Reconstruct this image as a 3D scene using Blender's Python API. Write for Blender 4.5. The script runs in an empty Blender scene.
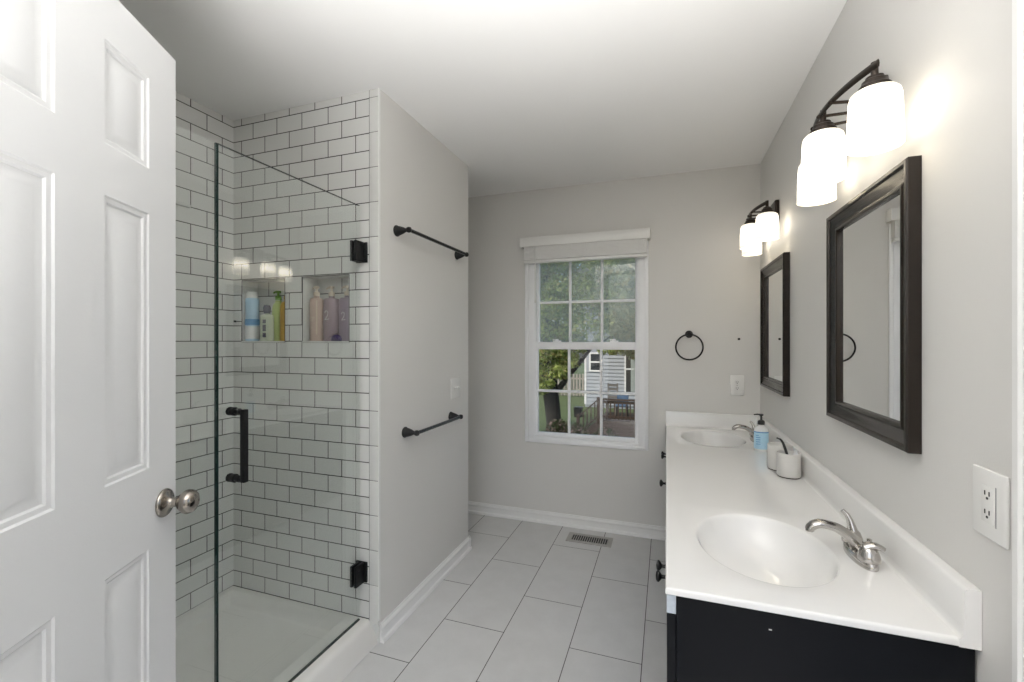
import bpy, bmesh, math, random
import numpy as np
from mathutils import Matrix, Vector

random.seed(7)
rng = np.random.default_rng(7)
PI = math.pi
scene = bpy.context.scene
col = scene.collection

# ------------------------------------------------------------------ camera
YAW = 0.3354
EYE = 1.3312
cam_data = bpy.data.cameras.new('camera')
cam = bpy.data.objects.new('camera', cam_data)
col.objects.link(cam)
cam_data.sensor_width = 36.0
cam_data.lens = 442.673 / 1024 * 36.0
cam_data.shift_y = -0.56 / 1024
cam_data.clip_start = 0.02
cam_data.clip_end = 300
cam.location = (0, 0, EYE)
cam.rotation_euler = (PI / 2, 0, YAW)
scene.camera = cam

# ------------------------------------------------------------------ world, sun, added fill lights, exposure
world = bpy.data.worlds.new('world')
scene.world = world
world.use_nodes = True
wn = world.node_tree.nodes
wl = world.node_tree.links
wn.clear()
w_out = wn.new('ShaderNodeOutputWorld')
w_bg = wn.new('ShaderNodeBackground')
w_sky = wn.new('ShaderNodeTexSky')
w_sky.sky_type = 'NISHITA'
w_sky.sun_disc = False
w_sky.sun_elevation = math.radians(52)
w_sky.sun_rotation = math.radians(200)
w_sky.air_density = 1.0
w_sky.dust_density = 3.0
w_bg.inputs['Strength'].default_value = 0.22
wl.new(w_sky.outputs[0], w_bg.inputs[0])
wl.new(w_bg.outputs[0], w_out.inputs[0])

SUN = 2.6
sd = bpy.data.lights.new('sun', 'SUN')
sd.energy = SUN
sd.angle = math.radians(2)
sd.color = (1.0, 0.95, 0.86)
so = bpy.data.objects.new('sun', sd)
col.objects.link(so)
so.rotation_euler = (math.radians(40), 0, math.radians(-35))

REAR_FILL = 1.0
ad = bpy.data.lights.new('rear_fill', 'AREA')  # added unseen area light behind the camera to brighten the room
ad.shape = 'RECTANGLE'
ad.size = 1.3
ad.size_y = 2.2
ad.energy = REAR_FILL
ad.color = (1.0, 0.985, 0.96)
ao = bpy.data.objects.new('rear_fill', ad)
col.objects.link(ao)
ao.location = (-0.18, -1.25, 1.2)
ao.rotation_euler = (PI / 2, 0, 0)

SIDE_FILL = .6
hd = bpy.data.lights.new('side_fill', 'AREA')  # added unseen area light beyond the right doorway, fills from the side
hd.shape = 'RECTANGLE'
hd.size = .74
hd.size_y = 1.95
hd.energy = SIDE_FILL
hd.color = (1.0, 0.985, 0.96)
ho = bpy.data.objects.new('side_fill', hd)
col.objects.link(ho)
ho.location = (.80, .46, 1.05)
ho.rotation_euler = (PI / 2, 0, PI / 2)

BOUNCE_FILL = 44.0
fd = bpy.data.lights.new('bounce_fill', 'AREA')  # added upward area light behind the camera, fills the room off the ceiling
fd.shape = 'DISK'
fd.size = 1.1
fd.spread = math.radians(96)
fd.energy = BOUNCE_FILL
fd.color = (1.0, 0.99, 0.975)
fo = bpy.data.objects.new('bounce_fill', fd)
col.objects.link(fo)
fo.location = (-.20, -.34, 1.05)
fo.rotation_euler = (math.radians(180 - 18), 0, 0)

LAMP_EMIT = 5.0

scene.view_settings.view_transform = 'Standard'
scene.view_settings.look = 'None'
scene.view_settings.gamma = 1.0
scene.view_settings.use_curve_mapping = False
scene.view_settings.exposure = 0.1
scene.render.film_transparent = False
scene.cycles.max_bounces = 12
scene.cycles.diffuse_bounces = 7
scene.cycles.glossy_bounces = 6
scene.cycles.transmission_bounces = 8
scene.cycles.transparent_max_bounces = 24
scene.cycles.sample_clamp_indirect = 6.0


# ------------------------------------------------------------------ materials
def new_mat(name):
    m = bpy.data.materials.new(name)
    m.use_nodes = True
    nt = m.node_tree
    nt.nodes.clear()
    out = nt.nodes.new('ShaderNodeOutputMaterial')
    return m, nt, out


def principled(nt, out, color=(.8, .8, .8), rough=.5, metal=0.0, spec=.5, coat=0.0):
    b = nt.nodes.new('ShaderNodeBsdfPrincipled')
    b.inputs['Base Color'].default_value = (*color, 1)
    b.inputs['Roughness'].default_value = rough
    b.inputs['Metallic'].default_value = metal
    b.inputs['Specular IOR Level'].default_value = spec
    b.inputs['Coat Weight'].default_value = coat
    nt.links.new(b.outputs[0], out.inputs['Surface'])
    return b


def mat(name, color, rough=.5, metal=0.0, spec=.5, var=.04, scale=40.0, bump=0.0, bump_scale=200.0, coat=0.0):
    """principled with a slight procedural mottling and optional fine bump"""
    m, nt, out = new_mat(name)
    b = principled(nt, out, color, rough, metal, spec, coat)
    tc = nt.nodes.new('ShaderNodeTexCoord')
    no = nt.nodes.new('ShaderNodeTexNoise')
    no.inputs['Scale'].default_value = scale
    no.inputs['Detail'].default_value = 3
    nt.links.new(tc.outputs['Object'], no.inputs['Vector'])
    mx = nt.nodes.new('ShaderNodeMix')
    mx.data_type = 'RGBA'
    mx.inputs[6].default_value = (*[c * (1 - var) for c in color], 1)
    mx.inputs[7].default_value = (*[min(1, c * (1 + var)) for c in color], 1)
    nt.links.new(no.outputs[0], mx.inputs[0])
    nt.links.new(mx.outputs[2], b.inputs['Base Color'])
    if bump:
        n2 = nt.nodes.new('ShaderNodeTexNoise')
        n2.inputs['Scale'].default_value = bump_scale
        n2.inputs['Detail'].default_value = 4
        nt.links.new(tc.outputs['Object'], n2.inputs['Vector'])
        bp = nt.nodes.new('ShaderNodeBump')
        bp.inputs['Strength'].default_value = bump
        bp.inputs['Distance'].default_value = .002
        nt.links.new(n2.outputs[0], bp.inputs['Height'])
        nt.links.new(bp.outputs[0], b.inputs['Normal'])
    return m


def math_node(nt, op, a=None, b=None):
    n = nt.nodes.new('ShaderNodeMath')
    n.operation = op
    for i, v in enumerate((a, b)):
        if v is None:
            continue
        if isinstance(v, (int, float)):
            n.inputs[i].default_value = v
        else:
            nt.links.new(v, n.inputs[i])
    return n.outputs[0]


def brick_mat(name, mode, bw, bh, mortar, c1, c2, grout, rough, u0, v0, u0b=0.0, bump=.4, mottled=0.0, wob=0.0):
    """mode 'wall': u = x or y by face normal, v = z.  mode 'floor': u = y, v = x"""
    m, nt, out = new_mat(name)
    b = principled(nt, out, c1, rough)
    g = nt.nodes.new('ShaderNodeNewGeometry')
    sp = nt.nodes.new('ShaderNodeSeparateXYZ')
    nt.links.new(g.outputs['Position'], sp.inputs[0])
    if mode == 'wall':
        sn = nt.nodes.new('ShaderNodeSeparateXYZ')
        nt.links.new(g.outputs['True Normal'], sn.inputs[0])
        ax = math_node(nt, 'ABSOLUTE', sn.outputs[0])
        isx = math_node(nt, 'GREATER_THAN', ax, .5)
        ux = math_node(nt, 'ADD', sp.outputs[0], -u0)
        uy = math_node(nt, 'ADD', sp.outputs[1], -u0b)
        mx = nt.nodes.new('ShaderNodeMix')
        mx.data_type = 'FLOAT'
        nt.links.new(isx, mx.inputs[0])
        nt.links.new(ux, mx.inputs[2])
        nt.links.new(uy, mx.inputs[3])
        u = mx.outputs[0]
        v = math_node(nt, 'ADD', sp.outputs[2], -v0)
    else:
        u = math_node(nt, 'ADD', sp.outputs[1], -u0)
        v = math_node(nt, 'ADD', sp.outputs[0], -v0)
    cb = nt.nodes.new('ShaderNodeCombineXYZ')
    nt.links.new(u, cb.inputs[0])
    nt.links.new(v, cb.inputs[1])
    br = nt.nodes.new('ShaderNodeTexBrick')
    br.offset = .5
    br.offset_frequency = 2
    br.squash = 1
    br.inputs['Scale'].default_value = 1
    br.inputs['Mortar Size'].default_value = mortar
    br.inputs['Mortar Smooth'].default_value = .1
    br.inputs['Bias'].default_value = 0
    br.inputs['Brick Width'].default_value = bw
    br.inputs['Row Height'].default_value = bh
    br.inputs['Color1'].default_value = (*c1, 1)
    br.inputs['Color2'].default_value = (*c2, 1)
    br.inputs['Mortar'].default_value = (*grout, 1)
    nt.links.new(cb.outputs[0], br.inputs['Vector'])
    colr = br.outputs['Color']
    if mottled:
        no = nt.nodes.new('ShaderNodeTexNoise')
        no.inputs['Scale'].default_value = 9
        no.inputs['Detail'].default_value = 8
        no.inputs['Roughness'].default_value = .7
        nt.links.new(g.outputs['Position'], no.inputs['Vector'])
        f = math_node(nt, 'MULTIPLY_ADD', no.outputs[0], mottled)
        f.node.inputs[2].default_value = 1 - mottled * .5
        vm = nt.nodes.new('ShaderNodeVectorMath')
        vm.operation = 'SCALE'
        nt.links.new(colr, vm.inputs[0])
        nt.links.new(f, vm.inputs['Scale'])
        colr = vm.outputs[0]
    nt.links.new(colr, b.inputs['Base Color'])
    r = math_node(nt, 'MULTIPLY_ADD', br.outputs['Fac'], .8 - rough)
    r.node.inputs[2].default_value = rough
    nt.links.new(r, b.inputs['Roughness'])
    inv = math_node(nt, 'SUBTRACT', 1.0, br.outputs['Fac'])
    if wob:
        n2 = nt.nodes.new('ShaderNodeTexNoise')
        n2.inputs['Scale'].default_value = 14
        nt.links.new(g.outputs['Position'], n2.inputs['Vector'])
        w = math_node(nt, 'MULTIPLY', n2.outputs[0], wob)
        inv = math_node(nt, 'ADD', inv, w)
    bp = nt.nodes.new('ShaderNodeBump')
    bp.inputs['Strength'].default_value = bump
    bp.inputs['Distance'].default_value = .0015
    nt.links.new(inv, bp.inputs['Height'])
    nt.links.new(bp.outputs[0], b.inputs['Normal'])
    return m


def clear_glass(name, tint=(.97, .985, .975), f0=.04, haze=0.0):
    """architectural glass: straight transmission plus a Fresnel mirror reflection"""
    m, nt, out = new_mat(name)
    tr = nt.nodes.new('ShaderNodeBsdfTransparent')
    tr.inputs[0].default_value = (*tint, 1)
    gl = nt.nodes.new('ShaderNodeBsdfGlossy')
    gl.inputs['Roughness'].default_value = 0.0
    gl.inputs['Color'].default_value = (1, 1, 1, 1)
    lw = nt.nodes.new('ShaderNodeLayerWeight')
    lw.inputs[0].default_value = .5
    p5 = math_node(nt, 'POWER', lw.outputs['Facing'], 5.0)
    fr = math_node(nt, 'MULTIPLY_ADD', p5, 1 - f0)
    fr.node.inputs[2].default_value = f0
    mx = nt.nodes.new('ShaderNodeMixShader')
    nt.links.new(fr, mx.inputs[0])
    nt.links.new(tr.outputs[0], mx.inputs[1])
    nt.links.new(gl.outputs[0], mx.inputs[2])
    last = mx
    if haze:
        df = nt.nodes.new('ShaderNodeBsdfTranslucent')
        df.inputs[0].default_value = (.95, .90, .78, 1)
        m2 = nt.nodes.new('ShaderNodeMixShader')
        m2.inputs[0].default_value = haze
        nt.links.new(mx.outputs[0], m2.inputs[1])
        nt.links.new(df.outputs[0], m2.inputs[2])
        last = m2
    nt.links.new(last.outputs[0], out.inputs['Surface'])
    return m


def leaf_mat(name, cols, trans=.35):
    m, nt, out = new_mat(name)
    g = nt.nodes.new('ShaderNodeNewGeometry')
    cr = nt.nodes.new('ShaderNodeValToRGB')
    cr.color_ramp.elements.remove(cr.color_ramp.elements[1])
    for i, c in enumerate(cols):
        e = cr.color_ramp.elements[0] if i == 0 else cr.color_ramp.elements.new(i / (len(cols) - 1))
        e.color = (*c, 1)
    nt.links.new(g.outputs['Random Per Island'], cr.inputs[0])
    d = nt.nodes.new('ShaderNodeBsdfDiffuse')
    t = nt.nodes.new('ShaderNodeBsdfTranslucent')
    nt.links.new(cr.outputs[0], d.inputs[0])
    nt.links.new(cr.outputs[0], t.inputs[0])
    mx = nt.nodes.new('ShaderNodeMixShader')
    mx.inputs[0].default_value = trans
    nt.links.new(d.outputs[0], mx.inputs[1])
    nt.links.new(t.outputs[0], mx.inputs[2])
    nt.links.new(mx.outputs[0], out.inputs['Surface'])
    return m


def shade_mat(name, emit):
    """lit frosted glass: glows most at bulb height, less toward rim and shoulder"""
    m, nt, out = new_mat(name)
    b = principled(nt, out, (.9, .88, .82), .35)
    tc = nt.nodes.new('ShaderNodeTexCoord')
    sp = nt.nodes.new('ShaderNodeSeparateXYZ')
    nt.links.new(tc.outputs['Generated'], sp.inputs[0])
    cr = nt.nodes.new('ShaderNodeValToRGB')
    cr.color_ramp.interpolation = 'B_SPLINE'
    els = [(0.0, .12), (.14, .15), (.30, .45), (.50, 1.0), (.68, .75), (.86, .2), (1.0, .12)]
    cr.color_ramp.elements.remove(cr.color_ramp.elements[1])
    for i, (p, v) in enumerate(els):
        e = cr.color_ramp.elements[0] if i == 0 else cr.color_ramp.elements.new(p)
        e.position = p
        e.color = (v, v, v, 1)
    nt.links.new(sp.outputs[2], cr.inputs[0])
    st = math_node(nt, 'MULTIPLY', cr.outputs[0], emit)
    b.inputs['Emission Color'].default_value = (1.0, .90, .74, 1)
    nt.links.new(st, b.inputs['Emission Strength'])
    return m


M = {}
M['wall'] = mat('warm_grey_wall_paint', (.68, .670, .648), .55, var=.012, scale=3, bump=.12, bump_scale=320)
M['ceiling'] = mat('white_ceiling_paint', (.84, .835, .825), .8, var=.01, scale=3)
M['trim'] = mat('white_trim_paint', (.80, .80, .79), .3, var=.01)
M['door'] = mat('white_door_paint', (.68, .685, .69), .35, var=.012, scale=6, bump=.10, bump_scale=160)
M['tile'] = brick_mat('white_subway_tile', 'wall', .1532, .07697, .0021, (.69, .69, .67), (.73, .73, .71), (.022, .021, .020), .10,
                      -1.93, 2.405 - 32 * .07697, 1.51, bump=.5, wob=.25)
M['tile_plain'] = mat('white_glazed_tile', (.69, .69, .67), .12, var=.02)
M['grout'] = mat('charcoal_grout', (.045, .043, .042), .9)
M['floor'] = brick_mat('grey_porcelain_floor_tile', 'floor', .6145, .3025, .0019, (.57, .57, .565), (.615, .615, .61), (.08, .08, .08), .42,
                       1.893 - .6145 * 10, -.70 - .3025 * 22, bump=.35, mottled=.22)
M['pan'] = mat('white_acrylic', (.72, .71, .68), .22, var=.01)
M['marble'] = mat('white_cultured_marble', (.79, .786, .77), .10, var=.02, scale=8, coat=.3)
M['black_metal'] = mat('matte_black_metal', (.007, .007, .0075), .40, var=.1, spec=.3)
M['bronze'] = mat('oil_rubbed_bronze', (.040, .031, .025), .38, metal=.75, var=.15)
M['chrome'] = mat('brushed_nickel', (.50, .48, .455), .16, metal=1.0, var=.02)
M['knob_metal'] = mat('satin_nickel_knob', (.33, .30, .265), .2, metal=1.0, var=.04)
M['cabinet'] = mat('black_cabinet_paint', (.005, .006, .008), .42, var=.08, spec=.15)
M['frame'] = mat('dark_bronze_mirror_frame', (.015, .010, .007), .27, metal=.2, var=.2, spec=.45, coat=.1)
M['mirror'] = None
m_, nt_, out_ = new_mat('silvered_mirror')
g_ = nt_.nodes.new('ShaderNodeBsdfGlossy')
g_.inputs['Roughness'].default_value = 0.0
g_.inputs['Color'].default_value = (.86, .87, .87, 1)
nt_.links.new(g_.outputs[0], out_.inputs['Surface'])
M['mirror'] = m_
M['shade'] = shade_mat('lit_frosted_glass_shade', LAMP_EMIT)
M['shower_glass'] = clear_glass('shower_glass', (.97, .985, .978), .065)
M['edge_glass'] = mat('dark_glass_edge', (.012, .03, .026), .1, var=.1)
M['pane'] = clear_glass('window_glass', (.97, .98, .98), .04)
M['pane_hazy'] = clear_glass('window_glass_hazy', (.95, .97, .97), .05, haze=.24)
M['vinyl'] = mat('white_vinyl', (.88, .885, .90), .35, var=.01)
M['blind'] = mat('white_faux_wood_blind', (.80, .795, .78), .4, var=.03)
M['plate'] = mat('white_plastic', (.80, .795, .775), .25, var=.01)
M['plate_dark'] = mat('dark_slot', (.02, .02, .02), .6)
M['grey_plastic'] = mat('grey_plastic', (.30, .30, .30), .5)
M['vent'] = mat('painted_steel_vent', (.40, .39, .37), .4, metal=.2)
M['ceramic'] = mat('cream_ceramic', (.61, .60, .575), .3, var=.03)
M['black_plastic'] = mat('black_plastic', (.010, .010, .010), .3)
M['white_plastic'] = mat('white_bottle_plastic', (.76, .77, .77), .25)
M['blue_label'] = mat('pale_blue_label', (.44, .67, .82), .4, var=.15, scale=60)
M['pink'] = mat('rose_beige_bottle', (.50, .37, .31), .3)
M['mauve'] = mat('mauve_bottle', (.27, .20, .23), .3)
M['plum'] = mat('plum_grey_bottle', (.25, .19, .25), .3)
M['cream_pump'] = mat('cream_pump', (.62, .53, .43), .35)
M['green'] = mat('lime_green_bottle', (.42, .52, .16), .3)
M['green_pump'] = mat('green_pump', (.16, .33, .05), .35)
M['amber'] = mat('amber_yellow_bottle', (.60, .38, .09), .3)
M['clear_bottle'] = mat('milky_green_bottle', (.55, .60, .48), .25)
M['sky_bottle'] = mat('powder_blue_bottle', (.42, .62, .78), .3)
M['deep_blue'] = mat('mid_blue_band', (.10, .30, .56), .35)
M['purple'] = mat('deep_purple_plastic', (.05, .03, .12), .35)
M['slate'] = mat('slate_cap', (.10, .10, .14), .35)
M['pale_blue'] = mat('pale_blue_grey', (.50, .56, .62), .35, var=.15, scale=80)
# outdoors
M['grass'] = mat('mown_lawn', (.070, .098, .034), .9, var=.45, scale=1.4)
M['bark'] = mat('dark_bark', (.016, .014, .011), .9, var=.4, scale=9, bump=.9, bump_scale=14)
M['siding'] = mat('pale_grey_vinyl_siding', (.33, .355, .39), .5, var=.02)
M['white_ext'] = mat('white_exterior_trim', (.75, .75, .75), .5)
M['dark_pane'] = mat('dark_house_window_pane', (.03, .035, .04), .12)
M['curtain'] = mat('pale_curtain', (.34, .38, .36), .8, var=.2, scale=4)
M['deck_wood'] = mat('red_brown_deck_wood', (.034, .019, .012), .6, var=.25, scale=6)
M['fence_wood'] = mat('weathered_fence_wood', (.30, .27, .23), .8, var=.2, scale=5)
M['blue_fabric'] = mat('blue_patio_fabric', (.05, .10, .17), .7, var=.2)
M['roof'] = mat('grey_shingle', (.09, .09, .09), .9, var=.3, scale=20)
M['leaf_near'] = leaf_mat('bright_green_leaves', [(.08, .13, .03), (.27, .35, .09), (.46, .51, .17), (.16, .22, .06), (.40, .34, .13)])
M['leaf_a'] = leaf_mat('deep_green_leaves', [(.05, .09, .03), (.11, .16, .05), (.17, .22, .08), (.07, .12, .04)])
M['leaf_b'] = leaf_mat('olive_brown_leaves', [(.12, .10, .04), (.20, .17, .06), (.26, .24, .09), (.13, .15, .05)])
M['leaf_c'] = leaf_mat('grey_green_leaves', [(.18, .23, .13), (.38, .44, .26), (.55, .57, .37), (.24, .29, .17), (.50, .44, .23)])
M['leaf_shrub'] = leaf_mat('shrub_leaves', [(.02, .04, .015), (.05, .075, .03), (.30, .21, .20), (.03, .06, .02), (.07, .06, .035), (.025, .045, .02)])


# ------------------------------------------------------------------ mesh builder
class MB:
    def __init__(self):
        self.v = []
        self.f = []
        self.mi = []

    def add(self, verts, faces, mi=0, mtx=None):
        o = len(self.v)
        for p in verts:
            if mtx is not None:
                p = mtx @ Vector(p)
            self.v.append((p[0], p[1], p[2]))
        for fc in faces:
            self.f.append(tuple(i + o for i in fc))
            self.mi.append(mi)
        return self

    def box(self, x0, x1, y0, y1, z0, z1, bev=0.0, seg=2, mi=0, mtx=None):
        if x0 > x1: x0, x1 = x1, x0
        if y0 > y1: y0, y1 = y1, y0
        if z0 > z1: z0, z1 = z1, z0
        if not bev:
            v = [(x0, y0, z0), (x1, y0, z0), (x1, y1, z0), (x0, y1, z0), (x0, y0, z1), (x1, y0, z1), (x1, y1, z1), (x0, y1, z1)]
            f = [(0, 3, 2, 1), (4, 5, 6, 7), (0, 1, 5, 4), (1, 2, 6, 5), (2, 3, 7, 6), (3, 0, 4, 7)]
            return self.add(v, f, mi, mtx)
        bm = bmesh.new()
        bmesh.ops.create_cube(bm, size=1)
        for q in bm.verts:
            q.co = Vector(((x0 + x1) / 2 + q.co.x * (x1 - x0), (y0 + y1) / 2 + q.co.y * (y1 - y0), (z0 + z1) / 2 + q.co.z * (z1 - z0)))
        bmesh.ops.bevel(bm, geom=list(bm.edges), offset=bev, segments=seg, affect='EDGES', profile=.5)
        bm.verts.index_update()
        self.add([tuple(q.co) for q in bm.verts], [tuple(q.index for q in fc.verts) for fc in bm.faces], mi, mtx)
        bm.free()
        return self

    def lathe(self, prof, seg=32, mtx=None, mi=0, sx=1.0, sy=1.0, close=False):
        """revolve (r, z) about z; a radius of 0 closes the end"""
        v = []
        f = []
        rows = []
        for r, z in prof:
            if r < 1e-6:
                rows.append([len(v)])
                v.append((0, 0, z))
            else:
                rows.append(list(range(len(v), len(v) + seg)))
                for k in range(seg):
                    a = 2 * PI * k / seg
                    v.append((r * sx * math.cos(a), r * sy * math.sin(a), z))
        pairs = list(zip(rows[:-1], rows[1:]))
        if close:
            pairs.append((rows[-1], rows[0]))
        for a, b in pairs:
            if len(a) == 1 and len(b) == 1:
                continue
            for k in range(seg):
                k2 = (k + 1) % seg
                if len(a) == 1:
                    f.append((a[0], b[k2], b[k]))
                elif len(b) == 1:
                    f.append((a[k], a[k2], b[0]))
                else:
                    f.append((a[k], a[k2], b[k2], b[k]))
        return self.add(v, f, mi, mtx)

    def tube(self, pts, rad, seg=12, mi=0, mtx=None, up=(0, 0, 1), closed=False):
        """sweep an ellipse (ra sideways, rb along 'up') along pts"""
        P = [Vector(p) for p in pts]
        n = len(P)
        if not isinstance(rad, list):
            rad = [rad] * n
        v = []
        f = []
        up = Vector(up)
        for i in range(n):
            if closed:
                t = (P[(i + 1) % n] - P[i - 1])
            else:
                t = P[min(i + 1, n - 1)] - P[max(i - 1, 0)]
            t.normalize()
            s = t.cross(up)
            if s.length < 1e-3:
                s = t.cross(Vector((1, 0, 0))) if abs(t.x) < .9 else t.cross(Vector((0, 1, 0)))
            s.normalize()
            u = s.cross(t)
            u.normalize()
            ra, rb = rad[i] if isinstance(rad[i], tuple) else (rad[i], rad[i])
            for k in range(seg):
                a = 2 * PI * k / seg
                v.append(tuple(P[i] + s * (ra * math.cos(a)) + u * (rb * math.sin(a))))
        rng_ = n if closed else n - 1
        for i in range(rng_):
            j = (i + 1) % n
            for k in range(seg):
                k2 = (k + 1) % seg
                f.append((i * seg + k, i * seg + k2, j * seg + k2, j * seg + k))
        if not closed:
            f.append(tuple(range(seg - 1, -1, -1)))
            f.append(tuple((n - 1) * seg + k for k in range(seg)))
        return self.add(v, f, mi, mtx)

    def prism(self, poly, axis, a0, a1, mi=0, mtx=None):
        """extrude a 2D polygon along axis ('x': poly is (y,z); 'y': (x,z); 'z': (x,y))"""
        def P(p, a):
            return {'x': (a, p[0], p[1]), 'y': (p[0], a, p[1]), 'z': (p[0], p[1], a)}[axis]
        n = len(poly)
        v = [P(p, a0) for p in poly] + [P(p, a1) for p in poly]
        f = [tuple(range(n)), tuple(range(2 * n - 1, n - 1, -1))]
        for k in range(n):
            k2 = (k + 1) % n
            f.append((k, n + k, n + k2, k2))
        return self.add(v, f, mi, mtx)

    def build(self, name, mats, parent=None, world=True, smooth=38, fix=True):
        if not isinstance(mats, (list, tuple)):
            mats = [mats]
        off = Vector((0, 0, 0))
        if parent is not None and world:
            p = parent
            while p is not None:
                off += p.location
                p = p.parent
        me = bpy.data.meshes.new(name)
        vs = [(a - off.x, b - off.y, c - off.z) for a, b, c in self.v]
        me.from_pydata(vs, [], self.f)
        for m in mats:
            me.materials.append(m)
        me.polygons.foreach_set('material_index', self.mi)
        if fix:
            bm = bmesh.new()
            bm.from_mesh(me)
            bmesh.ops.recalc_face_normals(bm, faces=list(bm.faces))
            bm.to_mesh(me)
            bm.free()
        if smooth:
            me.shade_smooth()
            me.set_sharp_from_angle(angle=math.radians(smooth))
        me.update()
        o = bpy.data.objects.new(name, me)
        col.objects.link(o)
        if parent is not None:
            o.parent = parent
        return o


def tag(o, label=None, cat=None, group=None, kind=None):
    if label: o['label'] = label
    if cat: o['category'] = cat
    if group: o['group'] = group
    if kind: o['kind'] = kind
    return o


def thing(name, loc, label, cat, group=None, rz=0.0, kind=None):
    o = bpy.data.objects.new(name, None)
    o.empty_display_size = .05
    col.objects.link(o)
    o.location = loc
    o.rotation_euler = (0, 0, rz)
    return tag(o, label, cat, group, kind)


def copy_tree(o, parent=None):
    c = o.copy()
    col.objects.link(c)
    if parent is not None:
        c.parent = parent
    for ch in list(o.children):
        copy_tree(ch, c)
    return c


def struct(o, label, cat):
    return tag(o, label, cat, kind='structure')


def rot_to(axis):
    """matrix turning +z to the given axis"""
    return Vector((0, 0, 1)).rotation_difference(Vector(axis)).to_matrix().to_4x4()


# ------------------------------------------------------------------ room dimensions (metres)
H = 2.44
R = .557          # right wall
B = 3.133         # back wall
P = -1.191        # painted side of the shower block
S = 1.646         # tiled end wall of the shower
P2 = 2.57         # far end of the shower block
L = -2.062        # tiled side wall of the shower
G = -1.282        # shower glass plane
YF = -1.3         # open end behind the camera
SF = .28          # near end of the shower
T = .12

# floor
struct(MB().box(L - T, R + T, YF, B + T, -.1, 0).build('floor', M['floor'], smooth=0), 'grey rectangular porcelain tile floor', 'floor')
struct(MB().box(L - T, R + T, YF, B + T, H, H + .1).build('ceiling', M['ceiling'], smooth=0), 'flat white painted ceiling', 'ceiling')
# right wall, opened at the doorway for the added side light
mb = MB()
mb.box(R, R + T, YF, .08, 0, H)
mb.box(R, R + T, .08, .905, 2.07, H)
mb.box(R, R + T, .905, B + T, 0, H)
struct(mb.build('wall_right', M['wall'], smooth=0), 'pale warm grey wall behind the vanity', 'wall')
# back wall with the window opening
WX0, WX1, WZ0, WZ1 = -.965, -.135, .600, 1.985
mb = MB()
mb.box(L - T, WX0, B, B + T, 0, H)
mb.box(WX1, R + T, B, B + T, 0, H)
mb.box(WX0, WX1, B, B + T, 0, WZ0)
mb.box(WX0, WX1, B, B + T, WZ1, H)
struct(mb.build('wall_back', M['wall'], smooth=0), 'warm grey back wall around the window', 'wall')
# alcove left of the far end
struct(MB().box(L - T, L, P2, B, 0, H).build('wall_alcove', M['wall'], smooth=0), 'grey end wall of the alcove behind the shower', 'wall')
# shower block
mb = MB()
mb.box(L - T, P, S + .1, P2, 0, H)
mb.box(P - .012, P, S + .002, S + .1, 0, H)
struct(mb.build('wall_partition', M['wall'], smooth=0), 'pale grey wall carrying the two towel bars', 'wall')
# tiled end wall with two niches
N1 = (-2.004, -1.727, 1.3215, 1.630)
N2 = (-1.620, -1.352, 1.3215, 1.630)
mb = MB()
XT = -1.243


def panel_with_holes(mb, x0, x1, z0, z1, y, holes, mi=0):
    xs = sorted({x0, x1, *[h[0] for h in holes], *[h[1] for h in holes]})
    zs = sorted({z0, z1, *[h[2] for h in holes], *[h[3] for h in holes]})
    for a, b in zip(xs[:-1], xs[1:]):
        for c, d in zip(zs[:-1], zs[1:]):
            cx, cz = (a + b) / 2, (c + d) / 2
            if any(h[0] < cx < h[1] and h[2] < cz < h[3] for h in holes):
                continue
            mb.add([(a, y, c), (b, y, c), (b, y, d), (a, y, d)], [(0, 1, 2, 3)], mi)


panel_with_holes(mb, L, XT, 0, H, S, [N1, N2])
ND = .092
for (a, b, c, d) in (N1, N2):
    mb.add([(a, S + ND, c), (b, S + ND, c), (b, S + ND, d), (a, S + ND, d)], [(0, 1, 2, 3)], 0)      # back
    mb.add([(a, S, c), (a, S + ND, c), (a, S + ND, d), (a, S, d)], [(0, 1, 2, 3)], 1)                 # sides
    mb.add([(b, S + ND, c), (b, S, c), (b, S, d), (b, S + ND, d)], [(0, 1, 2, 3)], 1)
    mb.add([(a, S, c), (b, S, c), (b, S + ND, c), (a, S + ND, c)], [(0, 1, 2, 3)], 1)                 # sill
    mb.add([(a, S + ND, d), (b, S + ND, d), (b, S, d), (a, S, d)], [(0, 1, 2, 3)], 1)                 # head
    w = .0016
    for (x0, x1, z0, z1) in ((a - w, a + w, c, d), (b - w, b + w, c, d), (a, b, c - w, c + w), (a, b, d - w, d + w)):
        mb.box(x0, x1, S - .0006, S + .001, z0, z1, mi=2)
    # sill slab
    mb.box(a + .001, b - .001, S - .003, S + ND, c - .0005, c + .007, mi=1)
# upright trim tiles at the corner
zz = .08
cuts = [.08] + [2.405 - .07697 * 2 * k for k in range(15, -1, -1) if 2.405 - .07697 * 2 * k > .1] + [H]
for a, b in zip(cuts[:-1], cuts[1:]):
    mb.box(XT + .002, P - .003, S - .004, S + .002, a + .0012, b - .0012, bev=.0012, mi=1)
mb.box(XT - .001, P - .004, S - .0015, S + .002, .08, H, mi=2)
mb.box(XT, P - .0005, S - .004, S + .002, 0, .0795, mi=1)
mb.add([(L, S + .098, 0), (P - .012, S + .098, 0), (P - .012, S + .098, H), (L, S + .098, H)], [(3, 2, 1, 0)], 1)
struct(mb.build('wall_shower_back', [M['tile'], M['tile_plain'], M['grout']], smooth=30, fix=False), 'white subway tile shower wall with two niches', 'wall')
struct(MB().box(P - .003, P + .0015, S - .005, S + .004, .1, H).build('trim_1', M['trim']), 'slim white corner bead beside the shower tile', 'trim')
# tiled side wall
struct(MB().box(L - T, L, SF - .1, S + .1, 0, H).build('wall_shower_side', M['tile'], smooth=0), 'white subway tile wall on the left of the shower', 'wall')
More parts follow.
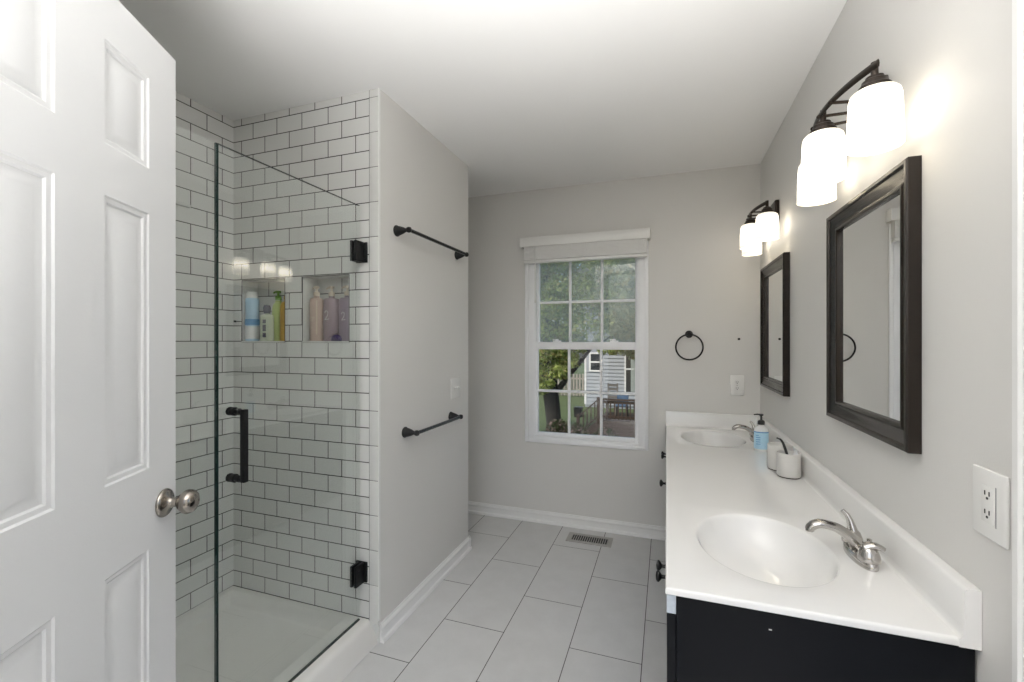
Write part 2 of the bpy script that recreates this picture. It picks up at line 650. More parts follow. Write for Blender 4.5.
# near end wall of the shower and the wall behind the open door
struct(MB().box(L - T, -.93, SF - .1, SF, 0, H).build('wall_shower_front', M['wall'], smooth=0), 'grey wall closing the near end of the shower', 'wall')
struct(MB().box(-1.05, -.93, YF, SF - .1, 0, H).build('wall_left', M['wall'], smooth=0), 'grey wall behind the open white door', 'wall')


# baseboards
def baseboard(name, label, run, shoe=True):
    """run: list of ((x,y),(x,y), inward normal (nx,ny))"""
    mb = MB()
    for (a, b, n) in run:
        a = Vector((*a, 0))
        b = Vector((*b, 0))
        n = Vector((*n, 0))
        prof = [(0, 0), (.020, 0), (.0195, .010), (.016, .017), (.010, .0205), (.009, .024), (.009, .054), (.0125, .060), (.0125, .066), (.0095, .072), (.0055, .077), (.005, .084), (0, .085)]
        if not shoe:
            prof = prof[:]
        v = [tuple(a + n * d + Vector((0, 0, z))) for d, z in prof] + [tuple(b + n * d + Vector((0, 0, z))) for d, z in prof]
        k = len(prof)
        f = [tuple(range(k)), tuple(range(2 * k - 1, k - 1, -1))] + [(i, k + i, k + (i + 1) % k, (i + 1) % k) for i in range(k)]
        mb.add(v, f)
    return struct(mb.build(name, M['trim'], smooth=25), label, 'baseboard')


baseboard('baseboard_partition', 'white moulded baseboard below the towel bars', [((P, S + .004), (P, P2 + .016), (1, 0)), ((P + .016, P2), (L, P2), (0, 1))])
baseboard('baseboard_back', 'white moulded baseboard under the window', [((L, B), (.03, B), (0, -1))])

# right-hand casing and unseen doorway, left open for the added side light
mb = MB()
prof = [(0, 0), (.018, 0), (.018, .012), (.014, .016), (.014, .040), (.011, .046), (.011, .055), (.007, .060), (0, .060)]
CY = .962
mb.prism([(R - d, CY - .060 + w) for d, w in [(d, .060 - w) for d, w in prof]], 'z', 0, 2.13)
mb.box(R - .016, R, .10, CY - .06, 2.07, 2.13, bev=.003)
mb.box(R - .016, R, .04, .10, 0, 2.13, bev=.003)
struct(mb.build('trim_2', M['trim'], smooth=25), 'white door casing at the right edge by the outlet', 'trim')


# ------------------------------------------------------------------ panelled doors
def door_mesh(W, Hd, TH, xb, zb):
    """six-panel moulded door; xb: panel x ranges, zb: panel z ranges; visible face at y=0 facing -y"""
    mb = MB()
    xs = [0.0] + [x for r in xb for x in r] + [W]
    zs = [0.0] + [z for r in zb for z in r] + [Hd]
    rings = [(0, 0), (.0035, .003), (.012, .0042), (.0155, .0075), (.021, .0082), (.037, .0035), (.040, .0028)]
    for side in (0, 1):
        def Y(d):
            return d if side == 0 else TH - d
        for i in range(len(xs) - 1):
            for j in range(len(zs) - 1):
                a, b, c, d = xs[i], xs[i + 1], zs[j], zs[j + 1]
                if i % 2 == 1 and j % 2 == 1:
                    loops = []
                    v = []
                    for (ins, dep) in rings:
                        loops.append(len(v))
                        v += [(a + ins, Y(dep), c + ins), (b - ins, Y(dep), c + ins), (b - ins, Y(dep), d - ins), (a + ins, Y(dep), d - ins)]
                    f = []
                    for q in range(len(rings) - 1):
                        o, o2 = loops[q], loops[q + 1]
                        for k in range(4):
                            f.append((o + k, o + (k + 1) % 4, o2 + (k + 1) % 4, o2 + k))
                    o = loops[-1]
                    f.append((o, o + 1, o + 2, o + 3))
                    if side:
                        f = [tuple(reversed(q)) for q in f]
                    mb.add(v, f)
                else:
                    q = (0, 1, 2, 3) if side == 0 else (3, 2, 1, 0)
                    mb.add([(a, Y(0), c), (b, Y(0), c), (b, Y(0), d), (a, Y(0), d)], [q])
    mb.add([(W, 0, 0), (W, TH, 0), (W, TH, Hd), (W, 0, Hd)], [(0, 1, 2, 3)])
    mb.add([(0, TH, 0), (0, 0, 0), (0, 0, Hd), (0, TH, Hd)], [(0, 1, 2, 3)])
    mb.add([(0, 0, Hd), (W, 0, Hd), (W, TH, Hd), (0, TH, Hd)], [(0, 1, 2, 3)])
    mb.add([(0, TH, 0), (W, TH, 0), (W, 0, 0), (0, 0, 0)], [(0, 1, 2, 3)])
    return mb


def knob_mesh(m, sgn=1, mtx=None):
    """rosette, neck and ball knob along +z"""
    m.lathe([(0, 0), (.033, 0), (.0335, .002), (.032, .006), (.026, .010), (.016, .0125), (.0125, .016), (.011, .022), (.011, .030), (.0145, .033),
             (.021, .038), (.0262, .045), (.0285, .052), (.0275, .060), (.023, .067), (.016, .071), (.010, .0725), (.009, .0715), (.0, .0715)], 40, mtx)
    return m


DW = .60
ZB = [(.22, .858), (1.041, 1.619), (1.721, 1.927)]
XB = [(.102, .248), (DW - .237, DW - .102)]
XB = [(.110, DW - .351), (DW - .237, DW - .102)]
q = Vector((-1.158, .768, 0))
dr = Vector((.4756, -.8796, 0))
hinge = q + dr * DW
door = thing('door_1', (hinge.x, hinge.y, .012), 'open white six-panel door with round nickel knob', 'door', rz=math.atan2(-dr.y, -dr.x), kind='structure')
door_mesh(DW, 2.018, .035, XB, [(a - .012, b - .012) for a, b in ZB]).build('door_slab', M['door'], door, world=False, smooth=25, fix=False)
mb = MB()
knob_mesh(mb, mtx=Matrix.Translation((DW - .048, 0, .931)) @ rot_to((0, -1, 0)))
knob_mesh(mb, mtx=Matrix.Translation((DW - .048, .035, .931)) @ rot_to((0, 1, 0)))
mb.build('door_knob', M['knob_metal'], door, world=False)
mb = MB()
for z in (.22, 1.0, 1.80):
    mb.lathe([(0, z - .045), (.006, z - .045), (.006, z + .045), (0, z + .045)], 16, Matrix.Translation((-.004, -.004, 0)))
    mb.box(0, .03, -.002, .0, z - .044, z + .044)
mb.build('hinge', M['knob_metal'], door, world=False)

# ------------------------------------------------------------------ shower
CZ = .0966
pan = thing('shower_pan', ((L + P) / 2, (SF + S) / 2, 0), 'white acrylic shower base with raised curb under the glass', 'shower pan')
mb = MB()
x0, x1, y0, y1 = L + .001, G - .045, SF + .001, S - .005
lo = [(0, CZ), (.022, CZ), (.030, CZ - .004), (.055, .052), (.070, .043), (.30, .036)]
v = []
for ins, z in lo:
    iy = min(ins, .55)
    v += [(x0 + ins, y0 + iy, z), (x1 - ins, y0 + iy, z), (x1 - ins, y1 - iy, z), (x0 + ins, y1 - iy, z)]
f = []
for k in range(len(lo) - 1):
    for i in range(4):
        f.append((k * 4 + i, k * 4 + (i + 1) % 4, k * 4 + 4 + (i + 1) % 4, k * 4 + 4 + i))
k = (len(lo) - 1) * 4
f.append((k, k + 1, k + 2, k + 3))
mb.add(v, f)
# curb
CP = [(x1, CZ - .02), (x1, CZ), (-1.258, CZ), (-1.246, CZ - .002), (-1.238, CZ - .007), (-1.232, CZ - .016), (-1.2285, .06), (-1.2245, .0), (x1, .0)]
CP = [(x1, CZ - .02), (x1, CZ), (-1.256, CZ), (-1.245, CZ - .002), (-1.236, CZ - .006), (-1.228, CZ - .016), (-1.205, .030), (-1.195, .002), (x1, .002)]
mb.prism(CP, 'y', SF + .001, S - .005)
mb.build('base', M['pan'], pan, smooth=40, fix=True)
mb = MB()
mb.lathe([(0, .041), (.045, .041), (.047, .039), (.047, .036)], 32, Matrix.Translation((-1.72, .95, 0)))
for k in range(6):
    a = PI / 3 * k
    mb.box(-1.72 + .028 * math.cos(a) - .004, -1.72 + .028 * math.cos(a) + .004, .95 + .028 * math.sin(a) - .004, .95 + .028 * math.sin(a) + .004, .0405, .0416, mi=1)
mb.build('drain', [M['chrome'], M['plate_dark']], pan)

GT = 1.9264
GY = .969
GH = .0045


def glass_panel(y0, y1, z0, z1, name, parent):
    mb = MB()
    mb.box(G - GH, G + GH, y0, y1, z0, z1, mi=0)
    return mb.build(name, [M['shower_glass']], parent, smooth=0)


fp = thing('shower_fixed_panel', (G, (SF + GY) / 2, CZ), 'fixed clear glass shower panel left of the door handle', 'glass panel')
glass_panel(SF + .004, GY - .004, CZ + .012, GT, 'glass_pane', fp)
MB().box(G - .008, G + .008, SF + .004, GY - .004, CZ, CZ + .014, bev=.002).build('bottom_channel', M['black_metal'], fp)
MB().box(G - .0047, G + .0047, GY - .0045, GY - .0035, CZ + .012, GT).build('glass_edge', M['edge_glass'], fp, smooth=0)

sd_ = thing('shower_door', (G, (GY + S) / 2, CZ), 'frameless clear glass shower door with black handle and hinges', 'shower door')
YD1 = S - .022
glass_panel(GY, YD1, CZ + .006, GT, 'glass_pane', sd_)
MB().box(G - .0050, G + .0050, GY - .0008, GY + .0018, CZ + .006, GT).build('glass_edge', M['edge_glass'], sd_, smooth=0)
MB().box(G - .0048, G + .0048, GY, YD1, GT - .0004, GT + .0003).build('top_edge', M['edge_glass'], sd_, smooth=0)
MB().box(G - .0048, G + .0048, GY, YD1, CZ + .0005, CZ + .006).build('bottom_seal', M['edge_glass'], sd_, smooth=0)
# D handle
mb = MB()
HY, HZ0, HZ1 = 1.018, .902, 1.110
for sg in (1,):
    X = G + sg * .052
    mb.box(X - .0085, X + .0085, HY - .0085, HY + .0085, HZ0 - .0085, HZ1 + .0085, bev=.002)
    for z in (HZ0, HZ1):
        mt = Matrix.Translation((G, HY, z)) @ rot_to((sg, 0, 0))
        mb.lathe([(0, .0046), (.0135, .0046), (.0135, .016), (.0085, .017), (.0085, .024), (.0105, .025), (.0105, .034), (.0085, .035), (.0085, .052), (0, .052)], 20, mt)
mb.lathe([(0, .0046), (.0135, .0046), (.0135, .010), (.011, .012), (0, .012)], 20, Matrix.Translation((G, HY, HZ1)) @ rot_to((-1, 0, 0)))
mb.lathe([(0, .0046), (.0135, .0046), (.0135, .010), (.011, .012), (0, .012)], 20, Matrix.Translation((G, HY, HZ0)) @ rot_to((-1, 0, 0)))
mb.build('handle', M['black_metal'], sd_)
for z in (.303, 1.722):
    mb = MB()
    for sg in (1, -1):
        mb.box(G + sg * .0046, G + sg * .017, 1.584, 1.636, z - .045, z + .045, bev=.002)
    mb.box(G - .006, G + .006, 1.624, 1.640, z - .028, z + .028, bev=.002)
    mb.box(G - .028, G + .030, 1.638, S - .0005, z - .045, z + .045, bev=.002)
    for sg in (1, -1):
        for dz in (-.025, .025):
            mb.lathe([(0, 0), (.005, 0), (.005, .0016), (0, .0016)], 14, Matrix.Translation((G + sg * .017, 1.605, z + dz)) @ rot_to((sg, 0, 0)))
    mb.build('hinge', M['black_metal'], sd_)

# white soap ledge on the left tile wall, just past the door
mb = MB()
mb.box(L, L + .016, .55, 1.424, 1.936, 1.950, bev=.002)
tag(mb.build('tile_ledge', M['tile_plain']), 'slim white ledge on the left shower wall beside the open door', 'ledge')


# ------------------------------------------------------------------ shower bottles
def pump_head(mb, zc, r, mi, ang=0.0, reach=.04, h=.035, x=0, y=0):
    mt = Matrix.Translation((x, y, zc)) @ Matrix.Rotation(ang, 4, 'Z')
    mb.lathe([(0, 0), (r, 0), (r, .014), (r * .85, .018), (r * .45, .020), (r * .36, .022), (r * .36, h), (r * .8, h + .001), (r * .85, h + .010), (0, h + .012)], 20, mt, mi)
    mb.tube([(0, 0, h + .006), (reach * .6, 0, h + .007), (reach, 0, h + .001)], [(r * .5, .005), (r * .4, .0045), (r * .3, .0038)], 10, mi, mt)


SY = S + .045
SZ = 1.3215 + .0072


def bottle(name, label, x, sx, sy, prof, body, parts, y=SY, group='bottles in the shower niches'):
    t = thing(name, (x, y, SZ), label, 'bottle', group)
    MB().lathe(prof, 28, sx=sx, sy=sy).build('body', body, t, world=False)
    for nm, m, mt in parts:
        m.build(nm, mt, t, world=False)
    return t


def round_prof(r, h, neck=.014, sh=.02):
    return [(0, 0), (r * .93, 0), (r, .004), (r, h - sh), (r * .96, h - sh * .55), (r * .8, h - sh * .2), (neck, h - .002), (neck, h + .006), (0, h + .006)]


def swirl(cx, z, r, s=1.0):
    pts = [(cx - .008 * s, -r, z + .012 * s), (cx - .002 * s, -r - .0004, z + .020 * s), (cx + .006 * s, -r, z + .014 * s), (cx + .004 * s, -r, z + .002 * s),
           (cx - .004 * s, -r, z - .008 * s), (cx - .007 * s, -r, z - .012 * s), (cx + .010 * s, -r, z - .010 * s)]
    return MB().tube(pts, .0012, 6)


def mini_box(*a):
    return MB().box(*a)


p = MB(); pump_head(p, .214, .014, 0, ang=PI * .9, reach=.032)
bottle('shampoo_bottle', 'rose beige pump bottle, leftmost in the right niche', -1.570, 1, .78, round_prof(.034, .206), M['pink'],
       [('pump', p, M['cream_pump'])] + [('print', mini_box(-.016, .012 - .004 * k, -.0278, -.0262, z, z + .003), M['cream_pump']) for k, z in enumerate((.110, .102, .094, .060))] +
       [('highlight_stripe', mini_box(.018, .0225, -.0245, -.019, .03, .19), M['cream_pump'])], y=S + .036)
p = MB(); pump_head(p, .211, .014, 0, ang=PI * .95, reach=.034)
bottle('conditioner_bottle', 'mauve pump bottle in the middle of the right niche', -1.487, 1, .8, round_prof(.040, .203), M['mauve'],
       [('pump', p, M['cream_pump']), ('emblem', swirl(0.0, .115, .0335, 1.3), M['white_plastic'])], y=S + .042)
p = MB(); pump_head(p, .212, .014, 0, ang=PI * .95, reach=.034)
bottle('conditioner_bottle', 'plum grey pump bottle at the right end of the right niche', -1.402, 1, .8, round_prof(.041, .204), M['plum'],
       [('pump', p, M['cream_pump']), ('emblem', swirl(.004, .110, .034, 1.2), M['white_plastic'])], y=S + .048)
mb = MB()
mb.lathe([(0, 0), (.024, 0), (.027, .003), (.027, .012), (.022, .022), (.010, .029), (0, .030)], 24, sx=1.1, sy=.42)
tag(mb.build('soap_jar', M['purple']), 'small dark purple jar low at the front of the right niche', 'jar').location = (-1.425, S + .002, SZ)
# left niche
p = MB()
p.lathe([(0, .212), (.026, .212), (.026, .238), (.023, .246), (0, .247)], 24)
lb = MB()
lb.lathe([(.0325, .080), (.0332, .081), (.0332, .108), (.0325, .109)], 28)
lb2 = MB()
lb2.lathe([(.0325, .010), (.0331, .011), (.0331, .072), (.0325, .074)], 28)
bottle('shaving_foam_can', 'tall powder blue and white can at the left of the left niche', -1.970, 1, .9,
       [(0, 0), (.031, 0), (.0325, .003), (.0325, .205), (.030, .214), (0, .215)], M['sky_bottle'],
       [('cap', p, M['white_plastic']), ('blue_band', lb, M['deep_blue']), ('white_band', lb2, M['white_plastic'])], y=S + .030)
p = MB(); p.lathe([(0, .136), (.013, .136), (.016, .146), (.018, .163), (.014, .176), (0, .179)], 20)
bottle('face_wash_bottle', 'milky squat bottle with slate flip cap in the left niche', -1.868, 1, .70, round_prof(.036, .132, .012, .018), M['clear_bottle'],
       [('cap', p, M['slate'])] + [('label', mini_box(.000, .018, -.0262, -.0235, a, b), M['slate']) for a, b in ((.018, .040), (.048, .080), (.086, .105))], y=S + .026)
p = MB(); pump_head(p, .205, .015, 0, ang=PI, reach=.030)
bottle('body_wash_bottle', 'lime green pump bottle in the left niche', -1.838, 1, .62, round_prof(.036, .195, .018, .06), M['green'],
       [('pump', p, M['green_pump'])], y=S + .0655)
p = MB(); p.lathe([(0, .203), (.014, .203), (.014, .222), (0, .224)], 20)
bottle('body_wash_bottle', 'amber yellow bottle at the right end of the left niche', -1.766, 1, .9, round_prof(.034, .198, .013, .05), M['amber'],
       [('cap', p, M['amber'])], y=S + .050)
# little dark hook left of the left niche
mb = MB()
mb.box(-2.046, -2.004, S - .008, S - .0005, 1.424, 1.428, bev=.001)
mb.box(-2.046, -2.040, S - .012, S - .0005, 1.422, 1.432, bev=.001)
tag(mb.build('razor_hook', M['black_metal']), 'tiny dark hook on the tile left of the left niche', 'hook')


# ------------------------------------------------------------------ towel bars
def towel_bar(y0, y1, z, label):
    t = thing('towel_bar', (P, (y0 + y1) / 2, z), label, 'towel bar', 'towel bars on the partition wall')
    for y in (y0, y1):
        mt = Matrix.Translation((P, y, z)) @ rot_to((1, 0, 0))
        mb = MB()
        mb.lathe([(0, 0.0003), (.026, .0003), (.0265, .004), (.0245, .008), (.0225, .011), (.0205, .020), (.0155, .036), (.0105, .047), (.0085, .052), (.0085, .056),
                  (.0115, .058), (.0135, .064), (.0135, .070), (.0115, .076), (.006, .079), (0, .080)], 28, mt)
        mb.build('post', M['black_metal'], t)
    mb = MB()
    mb.tube([(P + .067, y0, z), (P + .067, y1, z)], .0088, 16)
    mb.build('bar', M['bronze_bar'] if 'bronze_bar' in M else M['black_metal'], t)
    return t


M['bronze_bar'] = mat('polished_black_bar', (.035, .034, .033), .16, metal=.6)
towel_bar(1.776, 2.402, 1.843, 'long black towel bar, upper one on the pale wall')
towel_bar(1.845, 2.324, .889, 'shorter black towel bar, lower one under the light switch')

# switch plate on the partition
sw = thing('switch_plate', (P, 2.385, 1.047), 'white double light switch plate above the lower towel bar', 'light switch')
mb = MB()
mb.box(P + .0003, P + .006, 2.385 - .060, 2.385 + .060, 1.047 - .060, 1.047 + .060, bev=.003, seg=3)
mb.build('plate', M['plate'], sw)
for dy in (-.023, .023):
    mb = MB()
    mb.box(P + .004, P + .0068, 2.385 + dy - .006, 2.385 + dy + .006, 1.047 - .013, 1.047 + .013, bev=.0008)
    mb.box(P + .006, P + .017, 2.385 + dy - .0045, 2.385 + dy + .0045, 1.047 + .000, 1.047 + .010, bev=.002)
    mb.build('toggle', M['plate'], sw)

# ------------------------------------------------------------------ floor register
vt = thing('floor_vent', (-.484, 2.96, 0), 'slotted metal floor register under the window', 'floor vent')
mb = MB()
X0, X1, Y0, Y1 = -.632, -.336, 2.892, 3.028
for (a, b, c, d) in ((X0, X1, Y0, Y0 + .026), (X0, X1, Y1 - .026, Y1), (X0, X0 + .026, Y0 + .026, Y1 - .026), (X1 - .026, X1, Y0 + .026, Y1 - .026)):
    mb.box(a, b, c, d, .0003, .005)
mb.build('vent_frame', M['vent'], vt)
MB().box(X0 + .02, X1 - .02, Y0 + .02, Y1 - .02, .0002, .001).build('vent_opening', M['plate_dark'], vt)
mb = MB()
n = 17
for k in range(n):
    x = X0 + .030 + (X1 - X0 - .060) * k / (n - 1)
    mb.box(x - .0021, x + .0021, Y0 + .024, Y1 - .024, .001, .0046)
mb.build('vent_louvres', M['vent'], vt)

# ------------------------------------------------------------------ window
win = thing('window_1', ((WX0 + WX1) / 2, B, WZ0), 'white double-hung window with six-pane sashes', 'window', kind='structure')
mb = MB()
FX0, FX1, FZ0, FZ1 = -.988, -.114, .584, 2.004
fw = .030


def frame_ring(mb, x0, x1, z0, z1, w, y0, y1, bev=.003, wb=None, wt=None):
    wb = w if wb is None else wb
    wt = w if wt is None else wt
    mb.box(x0, x0 + w, y0, y1, z0, z1, bev)
    mb.box(x1 - w, x1, y0, y1, z0, z1, bev)
    mb.box(x0 + w, x1 - w, y0, y1, z0, z0 + wb, bev)
    mb.box(x0 + w, x1 - w, y0, y1, z1 - wt, z1, bev)


frame_ring(mb, FX0, FX1, FZ0, FZ1, .024, B - .012, B - .0002, .004)
mb.build('casing', M['vinyl'], win)
mb = MB()
frame_ring(mb, WX0 + .001, WX1 - .001, WZ0 + .001, WZ1 - .001, .045, B - .002, B + .11, .003, wb=.026, wt=.03)
# inner track steps
mb.box(WX0 + .045, WX0 + .054, B + .006, B + .02, WZ0 + .03, WZ1 - .03)
mb.box(WX1 - .054, WX1 - .045, B + .006, B + .02, WZ0 + .03, WZ1 - .03)
mb.build('window_frame', M['vinyl'], win)
SX0, SX1 = WX0 + .047, WX1 - .047


def sash(name, z0, z1, y0, y1, wb, wt, ws, glass, locks=False):
    mb = MB()
    frame_ring(mb, SX0, SX1, z0, z1, ws, y0, y1, .003, wb, wt)
    s = mb.build(name, M['vinyl'], win)
    gx0, gx1, gz0, gz1 = SX0 + ws, SX1 - ws, z0 + wb, z1 - wt
    yc = (y0 + y1) / 2
    g = MB().box(gx0 - .004, gx1 + .004, yc - .002, yc + .002, gz0 - .004, gz1 + .004).build('glass_pane', glass, s, smooth=0)
    mb = MB()
    mw = .009
    for k in (1, 2):
        x = gx0 + (gx1 - gx0) * k / 3
        mb.box(x - mw, x + mw, yc - .009, yc + .009, gz0, gz1, .002)
    z = (gz0 + gz1) / 2
    for k in range(3):
        a = gx0 + (gx1 - gx0) * k / 3 + (mw if k else 0)
        b = gx0 + (gx1 - gx0) * (k + 1) / 3 - (mw if k < 2 else 0)
        mb.box(a, b, yc - .0085, yc + .0085, z - mw, z + mw, .002)
    mb.build('muntin_grid', M['vinyl'], s)
    return s


up_s = sash('upper_sash', 1.270, 1.953, B + .058, B + .094, .045, .044, .022, M['pane_hazy'])
lo_s = sash('lower_sash', .628, 1.320, B + .018, B + .054, .027, .054, .022, M['pane'])
for x in (-.755, -.345):
    mb = MB()
    mb.box(x - .028, x + .028, B + .022, B + .050, 1.320, 1.330, .003)
    mb.lathe([(0, 0), (.012, 0), (.012, .010), (0, .012)], 16, Matrix.Translation((x, B + .036, 1.330)))
    mb.box(x - .03, x + .004, B + .020, B + .028, 1.332, 1.339, .002)
    mb.build('sash_lock', M['vinyl'], lo_s)
mb = MB()
mb.box(SX0 + .15, SX1 - .15, B + .012, B + .020, .636, .644, .002)
mb.build('lift_rail', M['vinyl'], lo_s)

# blind drawn up under its valance
bl = thing('window_blind', ((FX0 + FX1) / 2, B, 2.08), 'raised white slatted blind under a valance at the window top', 'blind')
mb = MB()
mb.box(-1.008, -.100, B - .072, B - .062, 2.008, 2.078, bev=.003)
mb.box(-1.008, -.998, B - .064, B - .0005, 2.008, 2.078, bev=.002)
mb.box(-.110, -.100, B - .064, B - .0005, 2.008, 2.078, bev=.002)
mb.build('valance', M['plate'], bl)
MB().box(-.985, -.118, B - .055, B - .0135, 2.025, 2.072, bev=.002).build('head_rail', M['blind'], bl)
sl = MB()
for k in range(13):
    z = 1.916 + k * .0078
    sl.box(-.980, -.122, B - .058 + random.uniform(-.003, .003), B - .0135, z, z + .0069, bev=.001, seg=1)
sl.build('slats', M['blind'], bl)
MB().box(-.980, -.122, B - .060, B - .0135, 1.892, 1.912, bev=.003).build('bottom_rail', M['blind'], bl)
mb = MB()
for x in (-.93, -.55, -.17):
    mb = MB()
    for d in (-.004, .004):
        mb.tube([(x + d, B - .0605, 1.925), (x + d, B - .0615, 1.97), (x + d, B - .0605, 2.03)], .0010, 6)
    mb.tube([(x + .015, B - .061, 2.02), (x + .028, B - .063, 1.955), (x + .040, B - .061, 2.02)], .0012, 6)
    mb.build('lift_cord', M['plate'], bl)
mb = MB()
mb.tube([(-.893, B - .066, 2.03), (-.893, B - .062, 1.62)], .0035, 8)
mb.lathe([(0, 0), (.006, .005), (.006, .02), (0, .025)], 10, Matrix.Translation((-.893, B - .062, 1.60)))
mb.build('tilt_wand', M['plate'], bl)

# ------------------------------------------------------------------ back wall fittings
tr = thing('towel_ring', (.141, B, 1.372), 'black round towel ring on the wall right of the window', 'towel ring')
mt = Matrix.Translation((.141, B, 1.372)) @ rot_to((0, -1, 0))
MB().lathe([(0, .0003), (.024, .0003), (.0245, .005), (.021, .010), (.015, .018), (.0105, .028), (.0105, .040), (.013, .043), (.013, .050), (.009, .054), (0, .055)], 28, mt).build('post', M['black_metal'], tr)
mb = MB()
mb.tube([(.141 + .082 * math.cos(a), B - .046 + .012 * (1 - math.sin(a)) * .5, 1.288 + .082 * math.sin(a)) for a in [2 * PI * k / 56 for k in range(56)]], .0052, 10, up=(0, 1, 0), closed=True)
mb.build('ring', M['black_metal'], tr)


def outlet(name_label, loc, rz, w=.075, h=.125, rect=False, group=None):
    """wall plate in local coords: plate in xz, facing -y"""
    t = thing('wall_outlet', loc, name_label, 'outlet', group, rz=rz)
    MB().box(-w / 2, w / 2, -.0065, -.0003, -h / 2, h / 2, bev=.003, seg=3).build('plate', M['plate'], t, world=False)
    mb = MB()
    if rect:
        mb.box(-.0165, .0165, -.0078, -.004, -.0335, .0335, bev=.001)
    for s in (-1, 1):
        zc = s * (.0195 if not rect else .017)
        if not rect:
            mb.lathe([(0, .004), (.0165, .004), (.0165, .0078), (0, .0082)], 24, Matrix.Translation((0, 0, zc)) @ rot_to((0, -1, 0)), sx=1, sy=.85)
        y0 = -.0087
        mg = MB()
        mg.box(-.0068, -.0050, y0, -.0060, zc - .001, zc + .007)
        mg.box(.0045, .0066, y0, -.0060, zc - .001, zc + .007)
        mg.lathe([(0, 0), (.0025, 0), (.0025, .002), (0, .002)], 12, Matrix.Translation((0, -.0067, zc - .006)) @ rot_to((0, -1, 0)))
        mg.build('slots', M['plate_dark'], t, world=False)
    mb.build('receptacle', M['plate'], t, world=False)
    if rect:
        MB().box(.0185, .0215, -.0068, -.0055, -.036, .036).build('side_groove', M['grey_plastic'], t, world=False)
    else:
        MB().lathe([(0, 0), (.003, 0), (.0025, .001), (0, .0012)], 10, Matrix.Translation((0, -.0065, 0)) @ rot_to((0, -1, 0))).build('screw', M['vent'], t, world=False)
    return t


outlet('white outlet on the back wall left of the far mirror', (.425, B, 1.046), 0.0, w=.080, h=.128, group='wall outlets')
outlet('white wide outlet on the right wall beside the door casing', (R, 1.041, 1.034), -PI / 2, w=.090, h=.125, rect=True, group='wall outlets')
mb = MB()
mt = Matrix.Translation((.436, B, 1.340)) @ rot_to((0, -1, 0))
mb.lathe([(0, .0003), (.0075, .0003), (.0075, .003), (.005, .005), (0, .0055)], 14, mt)
tag(mb.build('screw_anchor', M['black_metal']), 'small dark screw in the wall above the back wall outlet', 'screw')

# ------------------------------------------------------------------ vanity
C = -.002
F = 1.069
CT = .768
van = thing('vanity_cabinet', (.29, 2.1, 0), 'long black double vanity cabinet under the white counter', 'cabinet')
mb = MB()
CX = .022
KZ = .10
zt = CT - .0165
mb.box(CX, R - .004, F + .012, F + .030, 0.0, zt, bev=.001)               # near end panel
mb.box(CX, R - .004, B - .024, B - .006, 0.0, zt)
mb.box(R - .012, R - .004, F + .03, B - .024, KZ, zt)
mb.box(CX + .02, R - .012, F + .03, B - .024, KZ, KZ + .018)
mb.box(CX + .06, CX + .075, F + .03, B - .024, 0.0, KZ)                  # toe kick
for y in (1.74, 2.45):
    mb.box(CX + .02, R - .012, y - .009, y + .009, KZ + .018, zt - .17)
# face frame
mb.box(CX, CX + .02, F + .03, B - .024, zt - .045, zt)
mb.box(CX, CX + .02, F + .03, B - .024, KZ, KZ + .035)
for y in (F + .045, 1.74, 2.45, B - .04):
    mb.box(CX, CX + .02, y - .025 if y > F + .1 else F + .03, y + .025 if y < B - .1 else B - .024, KZ + .035, zt - .045)
mb.build('carcass', M['cabinet'], van)
MB().box(.0008, CX - .0008, F + .014, F + .029, .7025, zt - .0005, bev=.001).build('pale_strip', M['pale_blue'], van)  # pale blue-grey strip at the near top corner of the cabinet front
MB().box(.208, .214, F + .0108, F + .0122, .7085, .711, bev=.0004).build('paint_chip', M['plate'], van)
DX = CX - .0205


def front(y0, y1, z0, z1, knob_at, name):
    mb = MB()
    fr = .05
    x0, x1 = DX, CX - .0008
    if z1 - z0 < .12: fr = .022
    mb.box(x0, x1, y0, y0 + fr, z0, z1, bev=.002)
    mb.box(x0, x1, y1 - fr, y1, z0, z1, bev=.002)
    mb.box(x0, x1, y0 + fr, y1 - fr, z0, z0 + fr, bev=.002)
    mb.box(x0, x1, y0 + fr, y1 - fr, z1 - fr, z1, bev=.002)
    mb.box(x0 + .008, x1, y0 + fr - .002, y1 - fr + .002, z0 + fr - .002, z1 - fr + .002)
    d = mb.build(name, M['cabinet'], van)
    ky, kz = knob_at
    mt = Matrix.Translation((DX, ky, kz)) @ rot_to((-1, 0, 0))
    MB().lathe([(0, 0), (.0075, 0), (.0065, .003), (.005, .008), (.0055, .014), (.011, .018), (.0155, .022), (.0155, .026), (.011, .0295), (0, .031)], 22, mt).build('knob', M['black_metal'], d)


for yc in (1.39, 2.80):
    a, b = yc - .305, yc + .305
    if yc > 2: b = B - .03
    front(a, yc - .002, KZ + .02, .700, (yc - .032, .645), 'cabinet_door')
    front(yc + .002, b, KZ + .02, .700, (yc + .032, .645), 'cabinet_door')
front(1.755, 2.435, .645, .735, (2.10, .690), 'drawer')
MB().box(DX, CX - .0008, 1.755, 2.435, .120, .640, bev=.002).build('fixed_panel', M['cabinet'], van)

# counter with two moulded basins
ctop = thing('vanity_counter', (.28, 2.1, CT - .016), 'white marble vanity counter with two moulded oval basins', 'counter')
mb = MB()
XB0, XB1, YB0, YB1 = C + .006, R - .001, F + .006, B - .001
basins = [(.25, 1.385, .166, .216), (.252, 2.805, .170, .218)]


